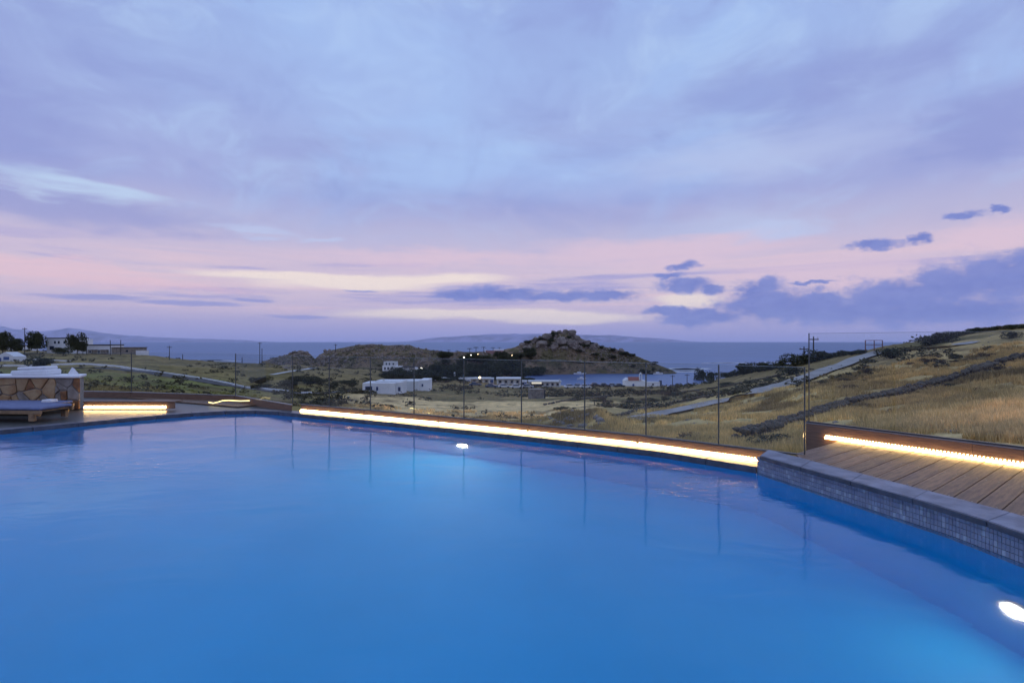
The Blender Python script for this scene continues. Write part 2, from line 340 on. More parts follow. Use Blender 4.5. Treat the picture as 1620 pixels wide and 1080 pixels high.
# ------------------------------------------------------------------ terrain
def z_of(py, d): return CH-(py-CY)*d/F
def Z(z, d): return CY+(CH-z)*F/d
cols = {   # photo column: (distance, row) pairs; rows beyond the first land's end are given as heights
 -1200: [(6, 'z', -2.6), (20, 'z', -2.4), (60, 590), (120, 570), (250, 550), (330, 548), (460, 'z', -24)],
 -400: [(6, 'z', -2.6), (18, 'z', -2.3), (60, 596), (120, 580), (200, 565), (300, 550), (460, 'z', -24)],
 0: [(8, 'z', -2.6), (18, 'z', -2.1), (60, 600), (120, 583), (170, 576), (200, 571), (260, 555), (330, 549), (450, 'z', -24)],
 100: [(8, 'z', -2.6), (18, 'z', -2.2), (60, 606), (120, 587), (170, 575.5), (200, 569), (250, 557), (300, 556), (420, 'z', -24)],
 220: [(8, 'z', -2.6), (18, 'z', -2.3), (50, 618), (100, 602), (150, 588), (200, 571), (230, 559), (250, 558), (340, 'z', -24)],
 330: [(8, 'z', -2.6), (18, 'z', -2.4), (50, 632), (90, 617), (140, 601), (180, 590), (220, 579), (250, 571), (262, 570), (330, 'z', -24)],
 400: [(8, 'z', -2.6), (18, 'z', -2.5), (50, 640), (90, 626), (130, 613), (180, 595), (230, 581), (270, 572), (330, 'z', -22.5), (460, 'z', -24)],
 475: [(8, 'z', -2.6), (18, 'z', -2.6), (45, 650), (90, 632), (130, 619), (170, 601), (220, 584), (270, 576), (330, 'z', -17), (460, 'z', -24)],
 590: [(8, 'z', -2.6), (16, 'z', -2.6), (40, 664), (80, 641), (135, 622), (150, 618), (200, 602), (270, 584), (330, 'z', -17), (460, 'z', -24)],
 700: [(8, 'z', -2.6), (16, 'z', -2.6), (40, 669), (80, 646), (120, 629), (150, 619), (200, 607), (270, 592), (340, 'z', -18), (460, 'z', -24)],
 800: [(8, 'z', -2.6), (15, 'z', -2.6), (40, 676), (80, 648), (120, 631), (180, 617.5), (230, 609), (280, 601), (340, 'z', -19), (460, 'z', -24)],
 860: [(7, 'z', -2.6), (14, 'z', -2.6), (25, 692), (45, 668), (80, 648), (120, 631), (180, 619), (250, 609.5), (272, 'z', -20.7), (285, 'z', -22), (460, 'z', -24)],
 950: [(7, 'z', -2.6), (13, 'z', -2.7), (25, 697), (45, 665), (80, 641), (120, 627), (200, 615), (262, 608.5), (274, 'z', -21.2), (290, 'z', -23), (460, 'z', -24)],
 1050: [(7, 'z', -2.6), (12, 'z', -2.6), (25, 697), (40, 669), (55, 655), (80, 641), (140, 623), (220, 613), (255, 609.5), (272, 'z', -21.2), (290, 'z', -23), (460, 'z', -24)],
 1100: [(7, 'z', -2.6), (12, 'z', -2.6), (22, 702), (40, 661), (60, 643), (90, 627), (150, 613), (210, 606), (235, 605), (262, 'z', -21.5), (290, 'z', -23), (460, 'z', -24)],
 1150: [(6, 'z', -2.6), (11, 'z', -2.5), (20, 707), (35, 666), (50, 645), (80, 621), (120, 607), (160, 596), (185, 594), (230, 'z', -20), (260, 'z', -23), (460, 'z', -24)],
 1200: [(6, 'z', -2.6), (10, 'z', -2.4), (18, 713), (30, 672), (45, 646), (60, 624), (80, 609), (110, 593), (145, 583), (165, 584), (220, 'z', -20), (260, 'z', -24), (460, 'z', -24)],
 1280: [(6, 'z', -2.6), (9, 'z', -2.2), (16, 710), (25, 672), (40, 640), (60, 605), (72, 597), (90, 581), (112, 568), (130, 569), (190, 'z', -18), (240, 'z', -24), (460, 'z', -24)],
 1390: [(6, 'z', -2.6), (9, 'z', -2.0), (14, 712), (22, 668), (35, 635), (55, 595), (75, 566), (92, 551), (105, 550), (150, 'z', -8), (220, 'z', -24), (460, 'z', -24)],
 1500: [(6, 'z', -2.6), (9, 'z', -1.9), (14, 705), (20, 668), (30, 635), (45, 600), (65, 562), (80, 536), (92, 528), (110, 530), (170, 'z', -5), (260, 'z', -24), (460, 'z', -24)],
 1620: [(5, 'z', -2.6), (8, 'z', -2.0), (13, 702), (18, 660), (28, 622), (42, 580), (60, 546), (75, 521), (90, 511), (110, 512), (180, 'z', -5), (280, 'z', -24), (460, 'z', -24)],
 2000: [(5, 'z', -2.6), (8, 'z', -2.0), (13, 680), (20, 620), (40, 560), (60, 525), (90, 490), (130, 486), (250, 'z', -5), (420, 'z', -24)],
 2800: [(5, 'z', -2.6), (10, 'z', -1.5), (20, 580), (40, 520), (90, 470), (130, 466), (250, 'z', -5), (420, 'z', -24)],
}
PX = np.concatenate([np.linspace(-1200, -220, 50), np.arange(-200, 1830, 3.6), np.linspace(1850, 2800, 50)])
DD = np.exp(np.concatenate([np.linspace(math.log(5), math.log(14), 40), np.linspace(math.log(14.2), math.log(460), 330)]))
keys = sorted(cols); prof = []
for k in keys:
    ds, rows = [], []
    for e in cols[k]:
        ds.append(e[0]); rows.append(Z(e[2], e[0]) if len(e) == 3 else e[1])
    # interpolate the height over log distance
    zs = [CH-(r-CY)*d/F for r, d in zip(rows, ds)]
    zz = np.interp(np.log(DD), np.log(ds), zs); prof.append(zz)
prof = np.array(prof)
def smooth1(a, n, axis):
    k = np.hanning(2*n+3)[1:-1]; k /= k.sum(); pad = [(0, 0), (0, 0)]; pad[axis] = (n, n); b = np.pad(a, pad, mode='edge')
    return np.apply_along_axis(lambda v: np.convolve(v, k, 'valid'), axis, b)
ZG = np.array([np.interp(PX, keys, prof[:, j]) for j in range(len(DD))]).T     # [px, d]
ZG = smooth1(smooth1(ZG, 5, 1), 7, 0)
def hash2(i, j, s):
    n = (i*374761393+j*668265263+s*144665+1013904223) & 0xffffffff; n = ((n ^ (n >> 13))*1274126177) & 0xffffffff
    return ((n ^ (n >> 16)) & 0xffff)/65535.0
def vnoise(x, y, s=0):
    i = np.floor(x).astype(np.int64); j = np.floor(y).astype(np.int64); u = x-i; v = y-j; u = u*u*(3-2*u); v = v*v*(3-2*v)
    return (hash2(i, j, s)*(1-u)+hash2(i+1, j, s)*u)*(1-v)+(hash2(i, j+1, s)*(1-u)+hash2(i+1, j+1, s)*u)*v
def fbm(x, y, o=5, s=0):
    r = 0; a = .5
    for k in range(o): r = r+a*vnoise(x*2**k, y*2**k, s+k); a *= .5
    return r
RAT = (PX-CX)/F
XG = RAT[:, None]*DD[None, :]; YG = np.repeat(DD[None, :], len(PX), 0)
# headland ridge across the bay (photo column, skyline row, distance)
ridge = [(395, 590, 330), (415, 570, 330), (440, 563, 330), (460, 557, 330), (475, 553, 330), (490, 559, 330), (499, 568, 335), (505, 559, 345), (520, 553, 350), (545, 551, 350), (562, 546, 350), (590, 543.5, 350),
         (612, 545, 350), (632, 544, 350), (648, 543.5, 350), (662, 549, 350), (680, 553, 355), (710, 556, 360), (740, 556, 370), (770, 555, 380), (800, 553, 390), (815, 548, 395), (835, 538, 400),
         (855, 532, 400), (872, 526, 400), (885, 524, 400), (905, 526, 400), (918, 533, 400), (935, 540, 400), (950, 546, 400), (985, 553, 396), (1010, 562, 392), (1040, 575, 384), (1060, 583, 379), (1075, 592, 376), (1090, 600, 372)]
rp, rr, rd = (np.array([r[i] for r in ridge], float) for i in range(3))
zr = CH-(rr-CY)*rd/F
ZR = np.interp(PX, rp, zr, left=-24, right=-24)[:, None]; DRr = np.interp(PX, rp, rd)[:, None]
wf = np.interp(PX, [400, 800, 850, 1000, 1080], [70, 80, 42, 26, 18])[:, None]
tt = np.where(YG < DRr, (DRr-YG)/wf, (YG-DRr)/40.0); tt = np.clip(tt, 0, 1)
shape = 1-tt*tt*(3-2*tt)
shape = np.where(YG < DRr, np.maximum(shape, np.interp(tt, [0, .25, .8, 1.0], [1, .62, .38, 0])*.9), shape)
ZH = -24+(ZR+24)*shape
rough = (fbm(XG*.09, YG*.09, 5, 3)-.5)*np.clip((ZH+20)/14, 0, 1)*6.0*np.clip(tt*6, .35, 1)
ZG = np.maximum(ZG, ZH+rough)
land = np.clip((YG-14)/30, 0, 1)
ZG = ZG+(fbm(XG*.11, YG*.11, 5, 21)-.48)*1.5*land*np.clip((ZG+21.5)/2, 0, 1)+(fbm(XG*.6, YG*.6, 4, 31)-.48)*.35*np.clip((YG-12)/10, 0, 1)
# rocky mound in the middle distance
def mound(px, d, rx, ry, h):
    x0 = (px-CX)/F*d; q = np.exp(-(((XG-x0)/rx)**2+((YG-d)/ry)**2)); return h*q
ZG = ZG+mound(905, 36, 2.6, 5, 1.1)+mound(948, 31, 1.0, 2.5, .8)
def terr(x, y):
    px = CX+F*x/y; i = np.interp(px, PX, np.arange(len(PX))); j = np.interp(y, DD, np.arange(len(DD)))
    i0 = np.minimum(np.floor(i).astype(int), len(PX)-2); j0 = np.minimum(np.floor(j).astype(int), len(DD)-2); u = i-i0; v = j-j0
    return (ZG[i0, j0]*(1-u)+ZG[i0+1, j0]*u)*(1-v)+(ZG[i0, j0+1]*(1-u)+ZG[i0+1, j0+1]*u)*v
def hit(px, py, dmin=13, dmax=440):
    d = np.exp(np.linspace(math.log(dmin), math.log(dmax), 1600)); x = (px-CX)/F*d; t = terr(x, d); r = CH-(py-CY)*d/F
    w = np.nonzero(r <= t)[0]
    k = w[0] if len(w) else int(np.argmin(r-t))
    return Vector((x[k], d[k], t[k]))
def gz(px, d): 
    x = (px-CX)/F*d; return Vector((x, d, float(terr(np.array([x]), np.array([float(d)]))[0])))
def rs(a, lo, hi): t = np.clip((a-lo)/(hi-lo), 0, 1); return t*t*(3-2*t)
def cover(px, d, x, y):
    n1 = fbm(x*.06, y*.06, 4, 5); n2 = fbm(x*.25, y*.25, 4, 9); dd = d*(1+(n1-.48)*.5); pp = px+(n2-.48)*120
    c = np.zeros(px.shape+(3,))+np.array([.115, .095, .05])
    def over(mask, colr): 
        nonlocal c; c = c*(1-mask[..., None])+np.array(colr)*mask[..., None]
    over((1-rs(pp, 430, 560))*rs(dd, 20, 50)*(1-rs(dd, 150, 230)), (.12, .105, .048))
    over((1-rs(pp, 300, 460))*rs(dd, 60, 85)*(1-rs(dd, 120, 150)), (.09, .098, .036))
    over(rs(pp, 480, 600)*(1-rs(pp, 930, 1010))*rs(dd, 36, 60)*(1-rs(dd, 112, 128)), (.34, .27, .155))
    over(rs(pp, 480, 600)*(1-rs(pp, 1000, 1060))*(1-rs(dd, 30, 50)), (.17, .14, .068))
    over(rs(pp, 880, 1000)*(1-rs(dd, 60, 90)), (.245, .205, .11))
    over(rs(pp, 1250, 1400)*rs(dd, 24, 32)*(1-rs(dd, 70, 90)), (.21, .165, .085))
    over(rs(pp, 1330, 1500)*(1-rs(dd, 20, 27)), (.34, .28, .165))
    over(rs(n2, .5, .62)*rs(d, 18, 26)*.75, (.075, .06, .034))
    over(rs(n1, .53, .62)*rs(d, 40, 80)*.55, (.06, .058, .028))
    over(rs(d, 270, 310), (.085, .066, .052)); over(rs(n2, .46, .56)*rs(d, 285, 320), (.045, .043, .026)); over(rs(n1, .5, .6)*rs(d, 200, 260)*.7, (.055, .05, .03))
    over(rs(px, 835, 870)*(1-rs(px, 1085, 1110))*rs(d, 240, 256)*(1-rs(d, 285, 300)), (.27, .24, .2))
    return c*np.array([1.56, 1.41, 1.14])
PG = np.repeat(PX[:, None], len(DD), 1)
cv = cover(PG, YG, XG, YG); cv4 = np.concatenate([cv, np.ones(cv.shape[:2]+(1,))], 2)
ni, nj = len(PX), len(DD); idx = np.arange(ni*nj).reshape(ni, nj)
quads = np.stack([idx[:-1, :-1], idx[1:, :-1], idx[1:, 1:], idx[:-1, 1:]], -1).reshape(-1, 4)
V = np.stack([XG, YG, ZG], -1).reshape(-1, 3)
terrain = tag(np_mesh('terrain', V, quads, M['ground'], None, True, cv4.reshape(-1, 4)), kind='structure')

# sea
sb = MB(); nseg = 128; rad = [60, 300, 800, 2500, 8000, 25000]; vs = []; fs = []
for r in rad: vs += [(r*math.cos(2*math.pi*k/nseg), r*math.sin(2*math.pi*k/nseg), SEA) for k in range(nseg)]
for j in range(len(rad)-1): fs += [(j*nseg+k, (j+1)*nseg+k, (j+1)*nseg+(k+1) % nseg, j*nseg+(k+1) % nseg) for k in range(nseg)]
sb.add(vs, fs+[tuple(range(nseg))]); struct('sea', sb, M['sea'])
# far islands
def islands(name, pts, d0, k=.8):
    n = 260; p = np.linspace(pts[0][0], pts[-1][0], n); row = np.interp(p, [a for a, b in pts], [b for a, b in pts])
    h = np.maximum((CY-row)*k*d0/F, 0)+CH; h = SEA-3+(h-SEA+3)*np.clip(np.minimum((p-p[0])/60, (p[-1]-p)/60), 0, 1)
    prof_t = np.array([-1, -.75, -.5, -.25, 0, .3, .6, 1]); sc = np.array([0, .3, .55, .8, 1, .7, .4, 0]); V = []
    for t, s_ in zip(prof_t, sc):
        d = d0+t*1400; x = (p-CX)/F*d; nz = (fbm(x*.0012+t*3, p*0+t*2.3, 5, 77)-.48)*260*(1 if 0 < s_ else 0)
        V.append(np.stack([x, np.full(n, float(d)), SEA-3+(h-SEA+3)*s_+nz*np.clip((h-SEA)/300, 0, 1)*(.35 if t == 0 else 1)], -1))
    V = np.array(V); ii = np.arange(len(prof_t)*n).reshape(len(prof_t), n)
    return tag(np_mesh(name, V.reshape(-1, 3), np.stack([ii[:-1, :-1], ii[:-1, 1:], ii[1:, 1:], ii[1:, :-1]], -1).reshape(-1, 4), M['islet'], None, True), kind='structure')
islands('mountains', [(-420, 535), (-250, 522), (-120, 516), (-20, 508), (6, 510), (20, 514), (60, 518), (85, 517), (108, 513), (125, 515), (150, 519), (185, 525), (230, 530), (300, 533), (380, 536), (450, 539)], 22500)
islands('mountains', [(620, 539), (670, 532), (700, 527), (760, 522), (815, 518), (850, 518.5), (890, 521), (930, 521), (970, 523), (1020, 529), (1070, 534), (1120, 539)], 22500, .6)
# surf
def surf(label_px, y0, d, w, n, th):
    b = MB()
    for k in range(n):
        px = label_px+rnd.uniform(-w, w); dd = d*(1+rnd.uniform(-.02, .02)); x = (px-CX)/F*dd; L = rnd.uniform(6, 22)*d/600; t = rnd.uniform(.5, 1)*th
        b.prism([(x-L, dd), (x-L*.4, dd-t), (x+L*.5, dd-t*.8), (x+L, dd+t*.2), (x+L*.3, dd+t), (x-L*.6, dd+t*.7)], SEA+.05, SEA+.35)
    return b
sf = surf(330, 0, 620, 26, 22, 10)
for a in ((500, 0, 640, 9, 5, 9), (1088, 0, 430, 14, 12, 9), (470, 0, 560, 6, 3, 6), (1180, 0, 560, 60, 7, 4), (1235, 0, 420, 14, 5, 4), (1085, 0, 395, 6, 5, 3)):
    q = surf(*a); sf.add(q.v, q.f)
tag(sf.build('surf', M['foam']), kind='stuff')
# haze: the air itself
hz = MB(); hz.box(-25600, 25600, -25600, 25600, -28, 1050); ho = hz.build('haze', M['sea']); ho.data.materials.clear()
hm = bpy.data.materials.new('air'); hm.use_nodes = True; n = NT(hm.node_tree); n.n.clear()
pv = n.new('ShaderNodeVolumePrincipled'); pv.inputs['Color'].default_value = (.86, .88, 1.0, 1); pv.inputs['Density'].default_value = 2.4e-5; pv.inputs['Anisotropy'].default_value = .35
o_ = n.new('ShaderNodeOutputMaterial'); n.l.new(pv.outputs[0], o_.inputs['Volume']); ho.data.materials.append(hm); tag(ho, kind='stuff')

# ------------------------------------------------------------------ pool
edge_px = [(0, 686), (115, 674.5), (230, 663), (300, 657.5), (350, 654.2), (390, 652.8), (425, 653.8), (461, 657), (600, 671), (750, 687), (900, 703.5), (1050, 722)]
wl = [((px-CX)/F*(CH*F/(py-CY)), CH*F/(py-CY)) for px, py in edge_px]       # water line points on z = 0
wl = [(-12.3, 5.35)]+wl+[(2.9, 6.28)]
right = [(2.9, 6.28), (3.5, 4.25), (3.58, 3.6), (3.66, 1.0)]
pool_poly = wl+right[1:]+[(-10.5, 1.0)]
FL = -1.6
b = MB(); b.add([(p[0], p[1], 0) for p in pool_poly], [tuple(range(len(pool_poly)))])
wo_ = struct('pool_water', b, M['water'])
bm = bmesh.new(); bm.from_mesh(wo_.data)
for f in bm.faces:
    if f.normal.z < 0: f.normal_flip()
bm.to_mesh(wo_.data); bm.free()
b = MB(); n_ = len(pool_poly)
b.add([(p[0], p[1], -.004) for p in pool_poly]+[(p[0], p[1], FL) for p in pool_poly], [tuple(range(n_, 2*n_))]+[(i, (i+1) % n_, n_+(i+1) % n_, n_+i) for i in range(n_)])
shell = struct('pool_basin', b, M['basin'])

def offset(poly, w):      # offset an open polyline to its left (outside of the pool for wl order)
    out = []
    for i in range(len(poly)):
        a = Vector(poly[max(i-1, 0)]); c = Vector(poly[min(i+1, len(poly)-1)]); p = Vector(poly[i])
        d = (c-a).normalized(); out.append(p+Vector((-d.y, d.x))*w)
    return out
def resample(poly, step):
    P = [Vector(p) for p in poly]; L = [0]
    for a, c in zip(P, P[1:]): L.append(L[-1]+(c-a).length)
    n = max(1, round(L[-1]/step)); out = []
    for t in np.linspace(0, L[-1], n+1):
        k = min(max(np.searchsorted(L, t)-1, 0), len(P)-2); u = (t-L[k])/(L[k+1]-L[k]); out.append(P[k].lerp(P[k+1], u))
    return out
# coping round the far and left edge: separate stones
cop = thing('pool_coping', (wl[6][0], wl[6][1], 0), 'slate coping stones round the far and left rim of the pool', 'pool edge')
rs_ = resample([tuple(p) for p in offset(wl, -.02)], .62); ro_ = resample([tuple(p) for p in offset(wl, .235)], .62)
ro_ = [p+Vector((0, 0)) for p in offset(rs_, .255)]
for i in range(len(rs_)-1):
    a, c, d, e = rs_[i], rs_[i+1], ro_[i+1], ro_[i]; g = .003
    q = [a.lerp(c, g/.6), c.lerp(a, g/.6), d.lerp(e, g/.6), e.lerp(d, g/.6)]
    mb = MB(); mb.prism(q, -.03, .072+rnd.uniform(-.001, .001)); mb.build('coping_stone', M['slate_shaded'], cop, cop.location, bevel=.004)
# right coping, raised, with mosaic under it
cin = [(2.865, 6.13), (3.455, 4.22), (3.535, 3.6), (3.615, 1.0)]; cout = [(3.12, 6.46), (3.83, 4.15), (3.90, 3.6), (3.98, 1.0)]
cop2 = thing('pool_coping', (3.2, 6.0, 0), 'raised pale slate coping with mosaic tiled side along the wooden deck', 'pool edge')
ci = resample(cin, .6); cou = resample(cout, .6); nn = min(len(ci), len(cou))
cou = [Vector(cout[0]).lerp(Vector(cout[0]), 0)]+[p for p in cou[1:]]
for i in range(nn-1):
    a, c, d, e = ci[i], ci[i+1], cou[i+1], cou[i]
    q = [a.lerp(c, .003), c.lerp(a, .003), d.lerp(e, .003), e.lerp(d, .003)]
    tdir = (c-a).normalized(); nv = Vector((tdir.y, -tdir.x)); nv = nv if nv.x < 0 else -nv; g_ = tdir*.003
    MB().prism([a+g_+nv*.001, c-g_+nv*.001, c-g_+nv*.014, a+g_+nv*.014], .188, .231).build('coping_shade_strip', M['slate_shaded'], cop2, cop2.location, bevel=.003)  # dark strip added for the shade on the coping's front face
    MB().prism(q, .19, .238+rnd.uniform(-.0015, .0015)).build('coping_stone', M['slate'], cop2, cop2.location, bevel=.004)
wallp = MB()
ri = [Vector(p) for p in right]; ro2 = [Vector(p) for p in ((3.14, 6.42), (3.8, 4.2), (3.87, 3.6), (3.95, 1.0))]
for i in range(3): wallp.prism([ri[i]+Vector((.012, 0)), ri[i+1]+Vector((.012, 0)), ro2[i+1], ro2[i]], -.1, .186)
wallp.build('tiled_wall', M['grout'], cop2, cop2.location)
tiles = [MB(), MB()]
for i in range(3):
    a, c = ri[i], ri[i+1]; L = (c-a).length; u = (c-a)/L; nrm = Vector((u.y, -u.x))
    if nrm.x > 0: nrm = -nrm
    n = int(L/.029)+1
    for k in range(n):
        for r in range(6):
            s0 = a+u*(k*.029+.0015); s1 = a+u*((k+1)*.029-.0015); z0 = -.09+r*.046+.002; z1 = z0+.042; o = rnd.uniform(.0015, .0035)
            t = tiles[1 if rnd.random() < .16 else 0]
            p0, p1, p2, p3 = s0+nrm*o, s1+nrm*o, s1-nrm*.004, s0-nrm*.004
            t.prism([p0, p1, p2, p3], z0, z1)
a, c = ro2[0], ri[0]; L = (c-a).length; u = (c-a)/L; nrm = Vector((u.y, -u.x))
if nrm.y < 0 and False: nrm = -nrm
for t, nm in zip(tiles, ('tile', 'tile_pale')): tag(t.build('mosaic_tile', M[nm], cop2, cop2.location), kind='stuff')

# underwater lamps
def refract_to(px, py, target):
    dx, dy, dz = (px-CX)/F, 1.0, -(py-CY)/F; t = CH/-dz; p = Vector((dx*t, t)); h = Vector((dx, dy)); hn_ = h.length
    si = hn_/math.sqrt(hn_**2+dz**2); s2 = si/1.333; tg = s2/math.sqrt(1-s2*s2); h.normalize(); return p, h, tg
def pool_lamp(px, py, wa, wb, label, lens='poolamp'):
    p, h, tg = refract_to(px, py, None); wa = Vector(wa); wb = Vector(wb); e = wb-wa
    det = h.x*(-e.y)+h.y*e.x; rx = wa-p; t = (rx.x*(-e.y)+rx.y*e.x)/det
    q = p+h*t; z = max(-t*tg, FL+.2); nrm = Vector((-e.y, e.x)).normalized()
    if nrm.dot(Vector((-1, 4))-q) < 0: nrm = -nrm
    o = thing('pool_lamp', (q.x, q.y, z), label, 'pool light', 'pool lamps under the water')
    MB().disc((0, 0, 0), (nrm.x, nrm.y, 0), .12, 24, .03).build('housing', M['chrome'], o)
    MB().disc((nrm.x*.031, nrm.y*.031, 0), (nrm.x, nrm.y, 0), .082, 24, .012).build('lens', M[lens], o)
    return o
i1 = max(i for i in range(len(wl)-1) if (wl[i][0]/wl[i][1]) < (733-CX)/F)
pool_lamp(733, 700, wl[i1], wl[i1+1], 'lit round pool lamp under water in the far pool wall')
pool_lamp(1612, 966, right[1], right[2], 'lit pool lamp under water beside the raised tiled wall', 'poolamp2')

# ------------------------------------------------------------------ far balustrade, kick board and light strip
iA = 8     # index in wl of photo column 461
far = wl[iA:]; kick = [Vector(p) for p in offset(far, .24)]
kick[-1] = kick[-1]+Vector((.14, -.05))
kick = resample([tuple(k) for k in kick], 1.7)
kt = thing('kick_board', (kick[0].x, kick[0].y, 0), 'low brown wooden kick board under the long glass balustrade beyond the pool', 'low wall')
KT = .205
ksamp = kick
for i in range(len(ksamp)-1):
    a, c = ksamp[i], ksamp[i+1]; d = (c-a).normalized(); nn_ = Vector((-d.y, d.x))
    g = d*.002
    MB().prism([a+g, c-g, c-g+nn_*.03, a+g+nn_*.03], .0, .128).build('board', M['fascia'], kt, kt.location, bevel=.002)
    MB().prism([a+g, c-g, c-g+nn_*.03, a+g+nn_*.03], .133, KT).build('board', M['fascia'], kt, kt.location, bevel=.002)
def led_strip(pts, z, label, name='light_strip', bead=.035, h=.02, side=-1, group='warm light strips'):
    pts = [Vector(p) for p in pts]; o = thing(name, (pts[0].x, pts[0].y, z), label, 'light strip', group)
    hs = MB(); ln = MB(); bd = MB()
    for a, c in zip(pts, pts[1:]):
        d = (c-a).normalized(); nn_ = Vector((d.y, -d.x))
        hs.prism([a+nn_*.001, c+nn_*.001, c+nn_*.012, a+nn_*.012], z, z+h+.008)
        ln.prism([a+nn_*.0125, c+nn_*.0125, c+nn_*.026, a+nn_*.026], z+.002, z+h)
        k = int((c-a).length/bead)
        for i in range(k):
            p = a+d*(i+.5)*bead; bd.prism([p+nn_*.004-d*.006, p+nn_*.011-d*.006, p+nn_*.011+d*.006, p+nn_*.004+d*.006], z+h+.009, z+h+.022)
    hs.build('housing', M['steel'], o, o.location); ln.build('diffuser', M['led'], o, o.location)
    if bead < 1: tag(bd.build('diode', M['led_core'], o, o.location), kind='stuff')
    return o
led_strip([kick[0]]+kick[1:], .0745, 'long glowing warm light strip along the far pool edge')
glass_z0, glass_z1 = KT+.02, 1.245
gline = [Vector(p) for p in offset([tuple(k) for k in kick], .018)]
bal = thing('glass_balustrade', (gline[0].x, gline[0].y, 0), 'long frameless glass balustrade behind the far pool edge', 'glass railing')
ch_ = MB()
for a, c in zip(gline, gline[1:]): ch_.bar(a, c, .05, KT+.002, KT+.02)
ch_.build('base_channel', M['joint'], bal, bal.location)
def on_line(line, px):
    r = (px-CX)/F
    for a, c in zip(line, line[1:]):
        e = c-a; den = e.x-r*e.y
        if abs(den) < 1e-9: continue
        t = (r*a.y-a.x)/den
        if -.001 <= t <= 1.001: return a.lerp(c, t)
    a, c = line[-2], line[-1]; e = c-a; t = (r*a.y-a.x)/(e.x-r*e.y)
    if t < 0: a, c = line[0], line[1]; e = c-a; t = (r*a.y-a.x)/(e.x-r*e.y)
    return a+e*t
def panes(parent, pts, z0, z1, first=True, last=True, w=.026):
    for i, (a, c) in enumerate(zip(pts, pts[1:])):
        d = (c-a).normalized(); g = d*.013
        MB().bar(a+g, c-g, .012, z0, z1).build('glass_pane', M['glass'], parent, parent.location)
        MB().bar(a+g, c-g, .011, z1+.0005, z1+.004).build('pane_edge', M['glass_edge'], parent, parent.location)
    for i, p in enumerate(pts):
        if (i == 0 and not first) or (i == len(pts)-1 and not last): continue
        a, c = pts[max(0, i-1)], pts[min(i+1, len(pts)-1)]; d = (c-a).normalized()
        MB().bar(p-d*w/2, p+d*w/2, .0135, z0-.02, z1+.006).build('joint_strip', M['joint'], parent, parent.location)
gp = [on_line(gline, x) for x in (463, 521, 586, 655, 734, 825, 925, 1022, 1137)]
gp.append(on_line(gline, 1273))
e_ = gp[-1]; ch2 = MB().bar(gline[-1], e_, .05, KT+.002, KT+.02); ch2.build('base_channel', M['joint'], bal, bal.location)
panes(bal, gp, glass_z0, glass_z1, w=.015)
# left balustrade behind the left deck
lb = [Vector((-14.6, 15.0)), Vector((-10.25, 14.3)), Vector((-6.95, 13.35)), gp[0]+Vector((-.03, .02))]
bal2 = thing('glass_balustrade', (lb[2].x, lb[2].y, 0), 'glass balustrade turning round the wooden deck at the left pool end', 'glass railing')
c2 = MB()
for a, c in zip(lb, lb[1:]): c2.bar(a, c, .05, .18, .2)
c2.build('base_channel', M['steel'], bal2, bal2.location)
panes(bal2, lb, .2, 1.24, True, False, w=.02)
kt2 = thing('kick_board', (lb[2].x, lb[2].y, 0), 'low brown wooden kick board behind the left deck corner', 'low wall')
for a, c in zip(lb, lb[1:]):
    d = (c-a).normalized(); MB().bar(a+d*.02, c-d*.02, .04, .0, .178).build('board', M['fascia'], kt2, kt2.location, bevel=.003)

# ------------------------------------------------------------------ right deck
KA, KB = Vector((4.28, 7.25)), Vector((5.45, 5.58)); kd = (KB-KA).normalized(); pd = Vector((.79, .613)).normalized()
DZ = .222
deck = thing('wooden_deck', (3.4, 6.2, 0), 'brown plank deck beside the raised pool wall lit by a strip', 'deck')
co_line = [Vector(p) for p in cout]
def isect(p, d, a, c):
    e = c-a; den = d.x*e.y-d.y*e.x
    if abs(den) < 1e-9: return None
    w = a-p; t = (w.x*e.y-w.y*e.x)/den; u = (w.x*d.y-w.y*d.x)/den; return t, u
nd = Vector((pd.y, -pd.x)); start = Vector((3.33, 6.28)); pitch = .165
def span(p):
    ts = [r[0] for a, c in zip(co_line, co_line[1:]) for r in [isect(p, pd, a, c)] if r and -.0 <= r[1] <= 1.0]
    t0 = ts[0] if ts else isect(p, pd, co_line[-2], co_line[-1])[0]
    t1 = isect(p, pd, KA, KB)[0]; return p+pd*(t0+.008), p+pd*(t1-.004)
for k in range(27):
    p0 = start+nd*(k*pitch+.003); p1 = start+nd*((k+1)*pitch-.004)
    if k == 0: a0, a1 = start+nd*.003+pd*.05, span(p0)[1]
    else: a0, a1 = span(p0)
    b0, b1 = span(p1)
    z = DZ+rnd.uniform(-.0015, .0015)
    mb = MB(); mb.prism([a0, b0, b1, a1], z-.028, z)
    ob = mb.build('plank', M['plank'], deck, None, bevel=.003)
    # give every board its own axes so that the grain runs along it
    ang = math.atan2(pd.y, pd.x)-math.pi/2; mat_ = Matrix.Translation((a0.x, a0.y, 0)) @ Matrix.Rotation(ang, 4, 'Z')
    ob.data.transform(mat_.inverted()); ob.location = (a0.x-3.4, a0.y-6.2, 0); ob.rotation_euler = (0, 0, ang)
scr = MB()
for k in range(27):
    m0 = start+nd*((k+.5)*pitch); a0, a1 = span(m0)
    for q0 in (a0+pd*.05, a1-pd*.05, (a0+a1)/2):
        for o_s in (-.045, .045): scr.tube([(q0.x+nd.x*o_s, q0.y+nd.y*o_s, DZ-.002), (q0.x+nd.x*o_s, q0.y+nd.y*o_s, DZ+.0022)], .0055, 6)
tag(scr.build('screw', M['steel'], deck, deck.location), kind='stuff')
sub = MB(); 
for k in range(27):
    p0 = start+nd*k*pitch; p1 = start+nd*(k+1)*pitch; a0, a1 = span(p0); b0, b1 = span(p1)
    if k == 0: a0 = start
    sub.prism([a0, b0, b1, a1], .06, DZ-.032)
sub.build('joist_layer', M['joint'], deck, deck.location)
